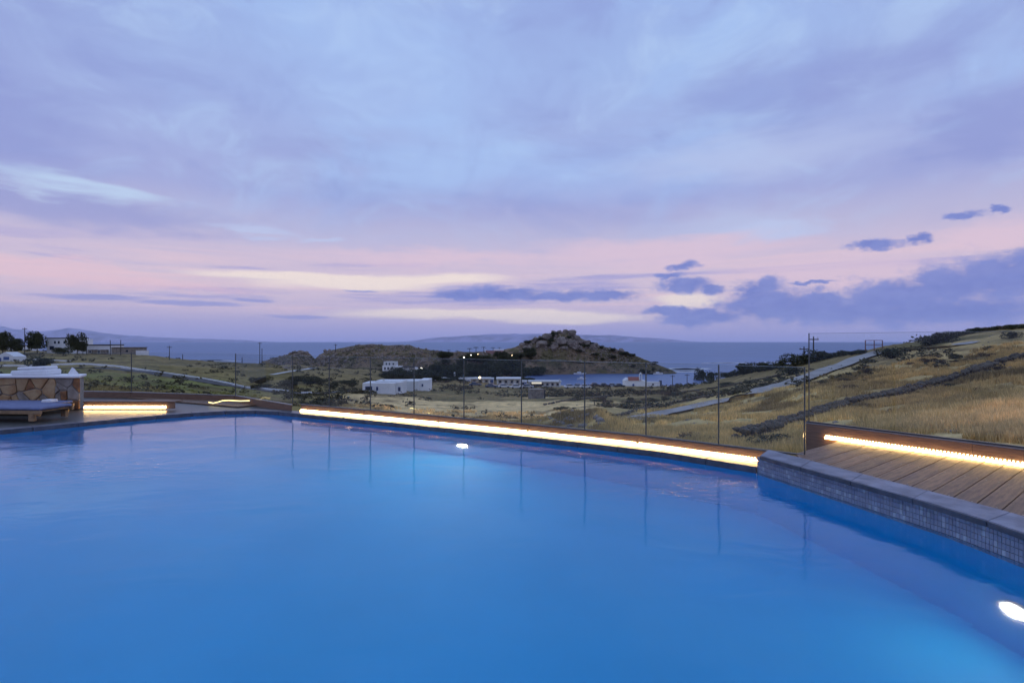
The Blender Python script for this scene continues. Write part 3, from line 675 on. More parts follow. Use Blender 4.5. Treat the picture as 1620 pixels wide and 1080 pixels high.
kt3 = thing('kick_board', (KA.x, KA.y, 0), 'brown wooden kick board behind the light strip on the right deck', 'low wall')
kn = Vector((-kd.y, kd.x));  kn = kn if kn.y > 0 else -kn
K0 = KA-kd*.26; K1 = KA+kd*5.2; KZ = .40
kk = resample([tuple(K0), tuple(K1)], 1.9)
for a, c in zip(kk, kk[1:]):
    g = kd*.0015
    MB().prism([a+g, c-g, c-g+kn*.03, a+g+kn*.03], -.1, .30).build('board', M['fascia'], kt3, kt3.location, bevel=.002)
    MB().prism([a+g, c-g, c-g+kn*.03, a+g+kn*.03], .304, KZ).build('board', M['fascia'], kt3, kt3.location, bevel=.002)
MB().prism([K0-kn*.004, K1-kn*.004, K1+kn*.05, K0+kn*.05], KZ+.002, KZ+.016).build('top_trim', M['steel'], kt3, kt3.location)
led_strip([KA+kd*.0, K1], DZ+.004, 'bright warm light strip on the right plank deck', h=.026)
bal3 = thing('glass_balustrade', (K0.x, K0.y, 0), 'taller glass balustrade standing above the right plank deck', 'glass railing')
g3 = [K0+kn*.025+kd*.03, K0+kn*.025+kd*2.6, K0+kn*.025+kd*5.2]
MB().bar(K0+kn*.025, K1+kn*.025, .03, KZ+.018, KZ+.035).build('base_channel', M['joint'], bal3, bal3.location)
panes(bal3, g3, KZ+.036, 1.66, True, False, w=.010)

# ------------------------------------------------------------------ left deck
ldeck = thing('wooden_deck', (-9.0, 11.0, 0), 'low brown plank deck behind the left pool edge', 'deck')
lu = (Vector((-8.54, 8.857))-Vector((-7.25, 10.5))).normalized(); ln_ = Vector((lu.y, -lu.x)); ln_ = ln_ if ln_.y > 0 else -ln_
lo = Vector(wl[1])+ln_*.262
def clip(poly, a, c):      # keep left of a->c
    out = []; e = c-a; s = lambda p: e.x*(p.y-a.y)-e.y*(p.x-a.x)
    for i in range(len(poly)):
        p, q = poly[i], poly[(i+1) % len(poly)]; sp, sq = s(p), s(q)
        if sp >= 0: out.append(p)
        if (sp >= 0) != (sq >= 0): out.append(p.lerp(q, sp/(sp-sq)))
    return out
for k in range(40):
    w0 = k*.145+.003; w1 = (k+1)*.145-.003
    poly = [lo+lu*4.5+ln_*w0, lo-lu*7+ln_*w0, lo-lu*7+ln_*w1, lo+lu*4.5+ln_*w1]
    for a, c in ((lb[3], lb[2]), (lb[2], lb[1]), (lb[1], lb[0])):
        poly = clip(poly, a+Vector((0, -.06)), c+Vector((0, -.06))) if poly else poly
    cl = [Vector(p) for p in offset(wl, .262)]
    for a, c in zip(cl[2:iA], cl[3:iA+1]):
        if poly: poly = clip(poly, a, c)
    if len(poly) < 3: continue
    z = .062+rnd.uniform(-.001, .001); mb = MB(); mb.prism(poly, z-.025, z); ob = mb.build('plank', M['plank'], ldeck, None)
    ang = math.atan2(lu.y, lu.x)-math.pi/2; a0 = poly[0]; mat_ = Matrix.Translation((a0.x, a0.y, 0)) @ Matrix.Rotation(ang, 4, 'Z')
    ob.data.transform(mat_.inverted()); ob.location = (a0.x+9, a0.y-11, 0); ob.rotation_euler = (0, 0, ang)
b = MB(); b.prism([Vector(p) for p in ((-14.6, 14.9), (-20, 9), (-14, 4), (-12.45, 5.5), (-8.8, 9.1), (-7.0, 11), (-5.7, 11.65), (-4.9, 11.45), (-5.0, 11.75), (-6.95, 13.2), (-10.25, 14.2))], -.5, .03)
struct('terrace_slab', b, M['joint'])
b = MB(); b.box(-11, 8, -6, .98, -.5, .06); struct('near_terrace', b, M['white_warm'])

# stone clad counter at the far left
SW = thing('stone_counter', (-9.45, 11.75, .06), 'stone clad counter wall with white flat top at the deck end', 'counter')
x0c, x1c = -13.2, -9.56; zt = .80
MB().prism([(x0c, 11.76), (x1c-.02, 11.76), (x1c-.36, 12.3), (x0c, 12.3)], .06, zt-.055).build('core', M['mortar'], SW, SW.location)
MB().prism([(x0c, 11.68), (x1c+.05, 11.68), (x1c-.34, 12.36), (x0c, 12.36)], zt-.05, zt).build('counter_top', M['white'], SW, SW.location, bevel=.008)
def voronoi(seeds, box):
    out = []
    for i, s_ in enumerate(seeds):
        poly = [Vector((box[0], box[2])), Vector((box[1], box[2])), Vector((box[1], box[3])), Vector((box[0], box[3]))]
        for j, t_ in enumerate(seeds):
            if i == j or not poly: continue
            m_ = (s_+t_)/2; d = t_-s_; e = Vector((-d.y, d.x)); poly = clip(poly, m_, m_+e)
        out.append(poly)
    return out
def stones(poly_list, place, mats, parent, proud=(.02, .05)):
    for poly in poly_list:
        if len(poly) < 3: continue
        cc = sum(poly, Vector((0, 0)))/len(poly); q = [cc+(p-cc)*max(.5, 1-.016/max(.05, (p-cc).length)) for p in poly]; t = rnd.uniform(*proud)
        q2 = [cc+(p-cc)*.86+Vector((rnd.uniform(-.006, .006), rnd.uniform(-.006, .006))) for p in q]; n = len(q)
        mb = MB(); vs = [place(p, 0) for p in q]+[place(p, t*.75) for p in q]+[place(p, t) for p in q2]
        mb.add(vs, [tuple(range(n)), tuple(range(2*n, 3*n))]+[(i, (i+1) % n, n+(i+1) % n, n+i) for i in range(n)]+[(n+i, n+(i+1) % n, 2*n+(i+1) % n, 2*n+i) for i in range(n)])
        mb.build('stone', rnd.choice(mats), parent, parent.location)
seeds = [Vector((rnd.uniform(x0c, x1c), rnd.uniform(.06, zt-.055))) for _ in range(46)]
stones(voronoi(seeds, (x0c, x1c-.0, .06, zt-.055)), lambda p, t: (p.x, 11.758-t, p.y), [M['stone_a'], M['stone_a'], M['stone_b'], M['stone_b'], M['stone_c']], SW)
# white bundle and small white figure on the counter
fb = thing('folded_cover', (-10.75, 12.0, zt), 'white padded cover folded flat on the stone counter', 'cover')
MB().prism([(-.42, -.2), (.42, -.2), (.42, .2), (-.42, .2)], 0, [.10, .13, .13, .10]).build('bottom_fold', M['linen'], fb, bevel=.03)
MB().prism([(-.30, -.17), (.36, -.17), (.36, .17), (-.30, .17)], .115, [.175, .20, .20, .175]).build('top_fold', M['linen'], fb, bevel=.025)
nb = thing('folded_napkin', (-9.88, 11.95, zt), 'small peaked white napkin near the right end of counter', 'napkin')
MB().add([(-.09, -.05, 0), (.1, -.05, 0), (.1, .06, 0), (-.09, .06, 0), (-.02, 0, .17), (.03, 0, .14)], [(0, 3, 2, 1), (0, 1, 5, 4), (1, 2, 5), (2, 3, 4, 5), (3, 0, 4)]).build('napkin_fold', M['linen'], nb)
# sunbeds
def sunbed(loc, rz, label):
    o = thing('sunbed', loc, label, 'sunbed', 'sunbeds by the stone counter', rz)
    MB().box(-1.0, 1.0, -.36, -.31, .13, .195).build('side_rail', M['legwood'], o, bevel=.004)
    MB().box(-1.0, 1.0, .31, .36, .13, .195).build('side_rail', M['legwood'], o, bevel=.004)
    for k in range(9): MB().box(-.96+k*.22, -.82+k*.22, -.305, .305, .165, .19).build('slat', M['legwood'], o)
    MB().box(-.98, .98, -.35, .35, .20, .255).build('mattress', M['cushion'], o, bevel=.02)
    for sx in (-.82, .82):
        for sy in (-.33, .33): MB().prism([(sx-.05, sy-.035), (sx+.05, sy-.035), (sx+.05, sy+.035), (sx-.05, sy+.035)], 0, .128).build('leg', M['legwood'], o, bevel=.004)
    return o
sunbed((-9.75, 10.3, .063), R(-4), 'blue grey padded wooden sunbed nearest the pool edge')
sunbed((-10.5, 11.2, .02), R(-2), 'blue grey padded wooden sunbed right in front of the stone counter')
bx_ = thing('towel', (-9.75, 11.2, .276), 'small white folded towel on the rear sunbed', 'towel')
MB().box(-.11, .11, -.09, .09, .0, .03).build('fold', M['linen'], bx_, bevel=.008); MB().box(-.1, .1, -.085, .085, .031, .055).build('fold', M['linen'], bx_, bevel=.008)
# low lit ledge right of the counter
lg = thing('low_ledge', (-8.5, 11.9, .06), 'low wooden ledge right of the stone counter above a glowing strip', 'ledge')
MB().box(-9.52, -7.5, 11.80, 11.83, .06, .20).build('front_board', M['fascia'], lg, lg.location)
MB().box(-9.52, -7.5, 11.78, 12.1, .202, .222).build('top_board', M['fascia'], lg, lg.location)
led_strip([(-9.5, 11.8), (-7.68, 11.8)], .066, 'short glowing warm light strip below the low ledge on the left deck', h=.035)
def strip_reflection(pts, r, label):  # added glowing tube imitating a light strip's reflection in the glass
    o = thing('led_reflection', pts[0], label, 'light reflection', 'wavy light reflections')
    MB().tube(pts, r, 6).build('reflection_tube', M['reflected_led'], o, pts[0], smooth=True)
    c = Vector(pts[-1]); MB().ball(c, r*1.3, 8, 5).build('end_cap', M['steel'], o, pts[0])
strip_reflection([Vector(((px-CX)/F*12.6, 12.6, CH-(py-CY)/F*12.6)) for px, py in ((330, 635), (337, 636.5), (344, 635), (352, 632.5), (362, 632), (380, 633), (396, 632.5))], .014, 'wavy warm light reflection behind the left deck corner')
def field_reflection(px0, label, r=.05):
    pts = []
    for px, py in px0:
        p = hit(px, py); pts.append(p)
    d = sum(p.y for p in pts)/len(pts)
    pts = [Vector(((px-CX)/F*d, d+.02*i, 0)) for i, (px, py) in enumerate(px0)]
    strip_reflection([Vector((p.x, p.y, CH-(py-CY)/F*p.y)) for p, (px, py) in zip(pts, px0)], r, label)

# ------------------------------------------------------------------ roads, white roadside wall, dry stone walls
def densify(pts, n):
    out = []
    for (a, b), (c, d) in zip(pts, pts[1:]):
        for t in np.linspace(0, 1, n, endpoint=False): out.append((a+(c-a)*t, b+(d-b)*t))
    return out+[pts[-1]]
def path_pts(px_pts, n=8, dmin=14): return [hit(a, b, dmin) for a, b in densify(px_pts, n)]
def smoothpts(P, k=4):
    P = [p.copy() for p in P]
    for _ in range(k): P = [P[0]]+[(P[i-1]+P[i]*2+P[i+1])/4 for i in range(1, len(P)-1)]+[P[-1]]
    return P
def ribbon(name, P, w, matl, dz=.06):
    P = smoothpts(P, 5); vs = []; fs = []; m = 4; zl = []
    for i, p in enumerate(P):
        t = (P[min(i+1, len(P)-1)]-P[max(i-1, 0)]); t.z = 0; t.normalize(); n = Vector((-t.y, t.x, 0))
        row = [p+n*w*(k/m-.5) for k in range(m+1)]; zz = max(float(terr(np.array([q.x]), np.array([q.y]))[0]) for q in row)+dz; zl.append(zz)
        for q in row: vs.append(q)
    zl = smooth1(np.array(zl)[None, :], 2, 1)[0]
    for i in range(len(P)):
        for k in range(m+1): vs[i*(m+1)+k].z = zl[i]
    for i in range(len(P)-1): fs += [(i*(m+1)+k, i*(m+1)+k+1, (i+1)*(m+1)+k+1, (i+1)*(m+1)+k) for k in range(m)]
    return tag(np_mesh(name, [tuple(v) for v in vs], fs, matl, None, True), kind='structure')
ribbon('road', path_pts([(990, 667), (1040, 657), (1110, 643), (1190, 626), (1240, 613), (1290, 597), (1340, 578), (1392, 558)], 10), 2.1, M['concrete'], .26)
ribbon('road', path_pts([(1380, 560), (1440, 552), (1500, 548), (1545, 540)], 8), 2.2, M['concrete'], .1)
ribbon('track', path_pts([(60, 583), (150, 580), (230, 588), (300, 600), (380, 612), (450, 621), (500, 622), (560, 618)], 10), 3.6, M['asphalt'], .1)
ribbon('dirt_path', path_pts([(430, 592), (470, 585), (500, 581), (540, 582)], 8), 2.4, M['white_warm'], .1)
ribbon('dirt_path', path_pts([(820, 570), (860, 569), (895, 571), (940, 574)], 8, 280), 3.0, M['white_warm'], .2)
def white_wall(px_pts, h, w, label, group=None, n=10, matl=None):
    P = smoothpts(path_pts(px_pts, n), 4); o = thing('roadside_wall', P[0], label, 'wall', group); mb = MB()
    for a, c in zip(P, P[1:]):
        e = (c-a); e.z = 0; e.normalize(); nv = Vector((-e.y, e.x, 0))*w/2
        mb.add([a-nv-Vector((0, 0, .4)), c-nv-Vector((0, 0, .4)), c+nv-Vector((0, 0, .4)), a+nv-Vector((0, 0, .4)), a-nv+Vector((0, 0, h)), c-nv+Vector((0, 0, h)), c+nv+Vector((0, 0, h)), a+nv+Vector((0, 0, h))],
               [(0, 3, 2, 1), (4, 5, 6, 7), (0, 1, 5, 4), (1, 2, 6, 5), (2, 3, 7, 6), (3, 0, 4, 7)])
    mb.build('wall', matl or M['white'], o, o.location)
    return o
white_wall([(82, 577), (130, 575.5), (180, 579), (240, 588), (300, 596), (350, 605), (385, 613)], .55, .35, 'long low white wall beside the road sloping down on the left')
white_wall([(389, 614), (420, 617), (456, 621)], .6, .4, 'short white end stretch of the roadside wall above the pool corner')
white_wall([(478, 622), (493, 622.5)], .5, .4, 'small stub of white wall left of the white house')
white_wall([(0, 578.5), (52, 578.5)], .5, .4, 'white topped garden wall in front of the blue shuttered house')
white_wall([(22, 567), (60, 568.5), (112, 571)], .4, .35, 'thin white wall line below the dark trees on the left')
def rock_mesh(seed, n=1):
    bm = bmesh.new(); bmesh.ops.create_icosphere(bm, subdivisions=n, radius=1); r = random.Random(seed)
    ax = [Vector((r.uniform(-1, 1), r.uniform(-1, 1), r.uniform(-1, 1))).normalized() for _ in range(7)]
    for v in bm.verts:
        for a in ax:
            d = v.co.dot(a)
            if d > .62: v.co -= a*(d-.62)*.9
        v.co *= 1+r.uniform(-.08, .08)
    me = bpy.data.meshes.new('boulder'); bm.to_mesh(me); bm.free(); return me
rocks = [rock_mesh(i, 2) for i in range(5)]; small = [rock_mesh(20+i, 1) for i in range(5)]
def put_rock(me, name, p, s, matl, parent):
    o = bpy.data.objects.new(name, me); C.objects.link(o); o.parent = parent
    o.location = (p[0]-parent.location.x, p[1]-parent.location.y, p[2]-parent.location.z); o.scale = s
    o.rotation_euler = (rnd.uniform(-.4, .4), rnd.uniform(-.4, .4), rnd.uniform(0, 6.3))
    if not me.materials: me.materials.append(matl)
    return o
drym = [m.copy() for m in small]
def rocks_joined(name, items, matl, parent):    # items: (pos, scale)
    Vs, Fs = [], []; nb_ = 0; data = []
    for me in small:
        co_ = np.empty(len(me.vertices)*3, np.float32); me.vertices.foreach_get('co', co_); co_ = co_.reshape(-1, 3)
        data.append((co_, np.array([tuple(p.vertices) for p in me.polygons], np.int32)))
    for p, s in items:
        co_, fa = data[rnd.randrange(5)]; a = rnd.uniform(0, 6.3); c, s_ = math.cos(a), math.sin(a)
        v = co_@np.array([[c, s_, 0], [-s_, c, 0], [0, 0, 1]]); Vs.append(v*np.array(s)+np.array(p)); Fs.append(fa+nb_); nb_ += len(co_)
    return np_mesh(name, np.concatenate(Vs)-np.array(parent.location if parent else (0, 0, 0)), np.concatenate(Fs), matl, parent)
def dry_wall(px_pts, h, w, size, label, near_parts=0, n=10):
    P = smoothpts(path_pts(px_pts, n), 3); o = thing('dry_stone_wall', P[0], label, 'stone wall', 'dry stone walls on the slope')
    P2 = []; acc = 0
    for a, c in zip(P, P[1:]):
        L = (c-a).length; k = max(1, int(L/size*1.15))
        P2 += [a.lerp(c, (i+rnd.random()*.5)/k) for i in range(k)]
    items = []
    for p in P2:
        for row in range(max(1, int(h/size/.8))):
            for side in (-1, 1):
                s = size*rnd.uniform(.45, .8); q = Vector((p.x+rnd.uniform(-.3, .3)*size, p.y+side*w*.3+rnd.uniform(-.2, .2)*size, p.z+(row+.35)*size*.8))
                items.append((q, (s, s*.9, s*.62)))
    items.sort(key=lambda t: t[0].y)
    for q, s in items[:near_parts]: put_rock(rnd.choice(drym), 'stone', q, s, M['drystone'], o)
    if items[near_parts:]: tag(rocks_joined('stone_rubble', items[near_parts:], M['drystone'], o), kind='stuff')
    return o
dry_wall([(1172, 697), (1230, 684), (1290, 662), (1340, 646)], 1.0, .9, .42, 'dark dry stone wall on the slope right behind the tall glass end', 150)
dry_wall([(1345, 644), (1420, 628), (1500, 606), (1560, 585), (1620, 566)], 1.05, 1.0, .46, 'dark dry stone wall climbing the right hillside out of the picture', 150)
dry_wall([(905, 633), (985, 622), (1060, 622), (1140, 612), (1200, 600), (1290, 583)], .7, .8, .5, 'dry stone wall along the far side of the pale road', 60)
dry_wall([(965, 662), (1030, 643), (1100, 630), (1180, 618), (1270, 592)], .7, .8, .5, 'dark dry stone wall running close above the pale road', 80)
dry_wall([(860, 640), (900, 632), (960, 628)], .6, .8, .5, 'low rubble wall at the far edge of the dry field', 0)

# boulders on the headland (pieces of the terrain)
hill = thing('rocky_headland', gz(885, 400), 'boulder covered rocky hill on the headland across the bay', 'hill'); hill['kind'] = 'structure'
del hill['category'], hill['label']
def boulder_at(px, py, s, me=None):
    p = hit(px, py, 285); k = p.y/F*s
    return put_rock(me or rnd.choice(rocks), 'boulder', p+Vector((0, 0, k*.15)), (k*rnd.uniform(.8, 1.2), k*rnd.uniform(.8, 1.1), k*rnd.uniform(.6, .95)), M['boulder'], hill)
skyr = lambda px: float(np.interp(px, rp, rr))
for _ in range(95):
    px = rnd.gauss(892, 42)
    if not 820 < px < 985: continue
    top = skyr(px); t = rnd.random(); boulder_at(px, top+1+t*max(4, 552-top), rnd.uniform(2.2, 5.5))
for px, py, s in ((876, 524, 6), (885, 523, 7), (896, 524, 6), (905, 528, 7), (889, 541, 10), (866, 534, 9), (848, 538, 8), (912, 536, 7), (925, 541, 6), (858, 545, 9), (905, 545, 8), (876, 547, 8)): boulder_at(px, py, s)
for _ in range(70):
    px = rnd.uniform(505, 705); top = skyr(px); boulder_at(px, top+rnd.random()**1.5*22, rnd.uniform(1.6, 4.2))
for _ in range(22):
    px = rnd.gauss(474, 10); boulder_at(px, skyr(min(max(px, 440), 497))+rnd.random()*9, rnd.uniform(2, 4))
items = []
for _ in range(420):
    px = rnd.uniform(820, 1068); p = hit(px, min(588, skyr(px)+4+rnd.random()*34), 285); k = p.y/F*rnd.uniform(.7, 2.2); items.append((p, (k, k*.9, k*.7)))
for _ in range(1900):
    px = rnd.uniform(425, 790); p = hit(px, skyr(px)+1+rnd.random()**1.3*30, 240); k = p.y/F*rnd.uniform(.6, 2.4); items.append((p, (k, k*.9, k*.7)))
for _ in range(500):
    px = rnd.uniform(820, 1000); p = hit(px, min(588, skyr(px)+1+rnd.random()*20), 285); k = p.y/F*rnd.uniform(.7, 2.4); items.append((p, (k, k*.9, k*.7)))
tag(rocks_joined('scree', items, M['boulder'], None), kind='stuff')
items = []
for _ in range(900):
    px = rnd.uniform(560, 1620); d = math.exp(rnd.uniform(math.log(15), math.log(110))); p = gz(px, d); k = rnd.uniform(.05, .24); items.append((p, (k, k*.8, k*.55)))
for _ in range(90):
    p = gz(rnd.gauss(915, 26), rnd.gauss(34, 2.6)); k = rnd.uniform(.12, .42); items.append((p, (k, k*.9, k*.6)))
tag(rocks_joined('loose_stones', items, M['fieldstone'], None), kind='stuff')

# ------------------------------------------------------------------ vegetation
def leaf_cloud(n, seed, lobes, size, flat=.75, low=.0):
    r = np.random.RandomState(seed); V = []; c = []
    lob = [(np.array([r.uniform(-.55, .55), r.uniform(-.55, .55), r.uniform(.25, .8)*flat+low]), r.uniform(.32, .6)) for _ in range(lobes)]
    for k in range(n):
        ctr, rad_ = lob[r.randint(lobes)]; d = r.normal(size=3); d /= np.linalg.norm(d); q = ctr+d*rad_*(r.uniform(.35, 1.0)**.5)*np.array([1, 1, flat])
        if q[2] < .02+low: q[2] = .02+low+r.uniform(0, .1)
        c.append(q)
    c = np.array(c); u = r.normal(size=(n, 3)); u /= np.linalg.norm(u, axis=1)[:, None]; w = np.cross(u, r.normal(size=(n, 3))); w /= np.linalg.norm(w, axis=1)[:, None]
    s = size*r.uniform(.6, 1.4, (n, 1)); V = np.stack([c-u*s, c+w*s*.6, c+u*s, c-w*s*.6], 1).reshape(-1, 3)
    return V, np.arange(4*n).reshape(-1, 4)
shr = []
for i, (n_l, lb_, mt) in enumerate(((1500, 6, 'leaf'), (1400, 7, 'leaf'), (1300, 5, 'leaf2'), (1200, 6, 'leaf3'))):
    Vv, Ff = leaf_cloud(n_l, 40+i, lb_, .058); o = np_mesh('shrub_foliage', Vv, Ff, M[mt]); shr.append(o.data); bpy.data.objects.remove(o)
stem_b = MB()
for a in range(4): stem_b.tube([(0, 0, -.1), (.15*math.cos(a*1.6), .15*math.sin(a*1.6), .25), (.4*math.cos(a*1.6+.3), .4*math.sin(a*1.6+.3), .5)], [.05, .035, .015], 5)
so_ = stem_b.build('stem', M['trunk']); stem_me = so_.data; bpy.data.objects.remove(so_)
def shrub(p, w, h, kind, label, group, name='shrub', cat='shrub'):
    o = thing(name, p, label, cat, group, rnd.uniform(0, 6.3)); o.scale = (w/2, w/2, h)
    f = bpy.data.objects.new('foliage', shr[kind]); C.objects.link(f); f.parent = o
    s = bpy.data.objects.new('stem', stem_me); C.objects.link(s); s.parent = o
    return o
def shrub_px(px, py, wpx, hpx, kind, label, group, dmin=14, **k):
    p = hit(px, py, dmin); q = p.y/F; return shrub(p-Vector((0, 0, .05*q*hpx)), wpx*q*1.05, hpx*q*1.1, kind, label, group, **k)
for px, py, w, h, lab in ((1106, 606, 20, 27, 'tall dark shrub at the left end of the hedge over the bay'), (1124, 605, 28, 20, 'rounded dark shrub beside the tall one at the hedge end'),
                     (1185, 588, 44, 17, 'broad dark shrub in the middle of the hill edge hedge'), (1212, 584, 34, 14, 'smaller dark shrub between the two broad hedge shrubs'),
                     (1258, 577, 56, 20, 'broad dark shrub left of the tall glass end'), (1288, 571, 46, 20, 'dark domed shrub behind the end of the tall glass'),
                     (1250, 592, 42, 15, 'dark green rounded shrub beside the road bend'), (1412, 566, 50, 19, 'dark green shrub at the roadside below the reddish reflection'),
                     (1372, 572, 20, 8, 'small green shrub on the road verge'), (1497, 540, 44, 18, 'dark shrub on the right hill ridge above the pale rock slab'),
                     (1470, 545, 44, 16, 'dark shrub left of the ridge shrubs on the right hill'), (1511, 566, 24, 12, 'olive green shrub alone on the right hillside'),
                     (1600, 534, 30, 12, 'dark shrub close to the right picture edge on the hill')):
    shrub_px(px, py, w, h, 0 if 'dark' in lab else 2, lab, None)
hedge_lab = 'low dark shrub in the hedge along the hill edge over the sea'
for px in range(1138, 1242, 9): shrub_px(px+rnd.uniform(-3, 3), 598-(px-1138)*.17, rnd.uniform(16, 26), rnd.uniform(8, 13), rnd.choice((0, 1)), hedge_lab, 'shrubs in the hill edge hedge')
for px in range(1300, 1372, 12): shrub_px(px, 566-(px-1300)*.12, rnd.uniform(20, 32), rnd.uniform(7, 11), rnd.choice((0, 1)), 'low dark shrub on the ridge between the tall glass end and the reddish reflection', 'ridge shrubs behind the glass')
for px in range(1480, 1625, 12): shrub_px(px, np.interp(px, [1480, 1540, 1620], [540, 524, 518]), rnd.uniform(22, 34), rnd.uniform(6, 10), rnd.choice((0, 1, 3)), 'low dark shrub on the skyline of the right hill', 'skyline shrubs on the right hill')
for _ in range(34):
    px = rnd.uniform(1270, 1620); py = rnd.uniform(np.interp(px, [1250, 1400, 1620], [615, 574, 540]), np.interp(px, [1250, 1620], [664, 640])); shrub_px(px, py, rnd.uniform(12, 30), rnd.uniform(4, 9), rnd.choice((2, 3, 3)), 'low brownish scrub bush on the dry right hillside', 'scrub bushes on the right hillside')
for _ in range(40):
    px = rnd.uniform(880, 1260); py = rnd.uniform(np.interp(px, [880, 1260], [624, 596]), np.interp(px, [880, 1260], [660, 606])); shrub_px(px, py, rnd.uniform(12, 28), rnd.uniform(4, 8), rnd.choice((1, 2, 3)), 'low scrub bush on the slope between the stone walls', 'scrub bushes between the stone walls')
shrub_px(1218, 706, 70, 26, 2, 'yellow green bush behind the end of the low glass', None)
shrub_px(1110, 698, 80, 14, 3, 'low brown thorny bush close behind the glass right of the middle', None)
shrub_px(985, 684, 26, 9, 3, 'small dark bush in the grass below the road start', None)
for _ in range(46):
    t = rnd.random(); px = 1180+t*440; py = np.interp(px, [1180, 1290, 1340, 1420, 1500, 1560, 1620], [698, 664, 648, 630, 608, 588, 569])+rnd.uniform(-1, 4)
    shrub_px(px, py, rnd.uniform(14, 30), rnd.uniform(4, 8), rnd.choice((1, 3, 3)), 'dark thorny bush against the dry stone wall on the right slope', 'thorny bushes along the right stone wall')
# trees
treel = []
for i in range(3):
    Vv, Ff = leaf_cloud(2600, 70+i, 8, .062, .8, .26); o = np_mesh('crown', Vv, Ff, M['leaf']); treel.append(o.data); bpy.data.objects.remove(o)
tb = MB(); tb.tube([(0, 0, -.1), (.02, .01, .2), (-.02, .02, .5)], [.05, .042, .03], 7)
for a in range(5): tb.tube([(0, .01, .28+.03*a), (.18*math.cos(a*1.3), .18*math.sin(a*1.3), .5), (.38*math.cos(a*1.3), .38*math.sin(a*1.3), .72)], [.026, .018, .008], 5)
to_ = tb.build('trunk', M['trunk']); trunk_me = to_.data; bpy.data.objects.remove(to_)
def tree(px, py, wpx, hpx, label, group=None, dmin=14, k=None, name='tree'):
    p = hit(px, py, dmin); q = p.y/F; o = thing(name, p, label, 'tree', group, rnd.uniform(0, 6.3)); o.scale = (wpx*q/1.7, wpx*q/1.7, hpx*q/1.05)
    c = bpy.data.objects.new('crown', treel[rnd.randrange(3) if k is None else k]); C.objects.link(c); c.parent = o
    t = bpy.data.objects.new('trunk', trunk_me); C.objects.link(t); t.parent = o
    return o
tree(4, 560, 34, 34, 'tall dark tree at the left picture edge', dmin=100)
tree(27, 560, 26, 24, 'dark tree beside the leftmost utility pole', dmin=100)
tree(59, 558, 26, 31, 'rounded dark tree left of the two storey white house', dmin=100)
tree(122, 560, 22, 28, 'dark tree in front of the right end of the two storey white house', dmin=100)
tree(100, 562, 24, 12, 'low dark tree below the windows of the two storey white house', dmin=100)
tree(131, 560, 14, 20, 'small dark tree left of the long low white house', dmin=100)
tree(61, 583, 28, 16, 'dark round tree between the white wall stretches on the left', dmin=60)
for px, py, w, h in [(rnd.uniform(615, 850), 0, 0, 0) for _ in range(62)]:
    py = rnd.uniform(584, 601) if px > 690 else rnd.uniform(596, 604); w = rnd.uniform(18, 32); tree(px, py, w, rnd.uniform(11, 19) if px > 690 else rnd.uniform(9, 16), 'dark green tree in the dense grove behind the white house', 'trees of the dark grove', 150)
for px in range(680, 850, 10): tree(px, rnd.uniform(600.5, 603.5), rnd.uniform(14, 22), rnd.uniform(4, 7), 'low green tree in front of the beach buildings', 'low trees along the beach buildings', 150)
for _ in range(16): tree(rnd.uniform(395, 560), rnd.uniform(604, 616), rnd.uniform(16, 26), rnd.uniform(7, 12), 'dark low tree in the hollow left of the white house', 'dark trees in the hollow', 100)
for _ in range(20): tree(rnd.uniform(700, 850), rnd.uniform(562, 580), rnd.uniform(14, 26), rnd.uniform(7, 13), 'dark tree on the lower slope left of the rocky hill', 'trees below the rocky hill', 200)
for _ in range(40):
    px = rnd.uniform(822, 1045); tree(px, skyr(px)+rnd.uniform(2, 24), rnd.uniform(6, 14), rnd.uniform(3, 6), 'dark bush between the boulders of the rocky hill', 'bushes on the rocky hill', 285)
# palms
pb = MB()
for a in range(11):
    an = a*.571; ca, sa = math.cos(an), math.sin(an); pr = (0, 0, 0)
    pts = [(ca*r_, sa*r_, z_) for r_, z_ in ((0, 0), (.35, .22), (.75, .16), (1.05, -.15))]; wv = Vector((-sa, ca, 0))
    for i in range(3):
        w0, w1 = (.13, .15, .11, .02)[i], (.13, .15, .11, .02)[i+1]; p, q = Vector(pts[i]), Vector(pts[i+1])
        pb.add([p-wv*w0, q-wv*w1, q, p, q+wv*w1, p+wv*w0], [(0, 1, 2, 3), (3, 2, 4, 5)])
po_ = pb.build('frond_crown', M['leaf']); palm_me = po_.data; bpy.data.objects.remove(po_)
for px, py, h in ((686, 560, 9), (698, 560, 8), (710, 560, 9), (723, 560, 8), (743, 559, 11), (753, 558, 12), (765, 557, 11), (780, 556, 9), (790, 556, 9), (716, 563, 7)):
    p = hit(px, py, 285); q = p.y/F; o = thing('palm_tree', p, 'small palm tree silhouetted against the sea left of the rocky hill', 'palm tree', 'palms on the headland')
    MB().tube([(0, 0, -.3), (.1*q, 0, h*q*.4), (0, 0, h*q*.75)], [.22, .18, .14], 6).build('trunk', M['trunk'], o)
    c = bpy.data.objects.new('crown', palm_me); C.objects.link(c); c.parent = o; c.location = (0, 0, h*q*.75); s_ = h*q*.42; c.scale = (s_, s_, s_); c.rotation_euler = (0, 0, rnd.uniform(0, 6))
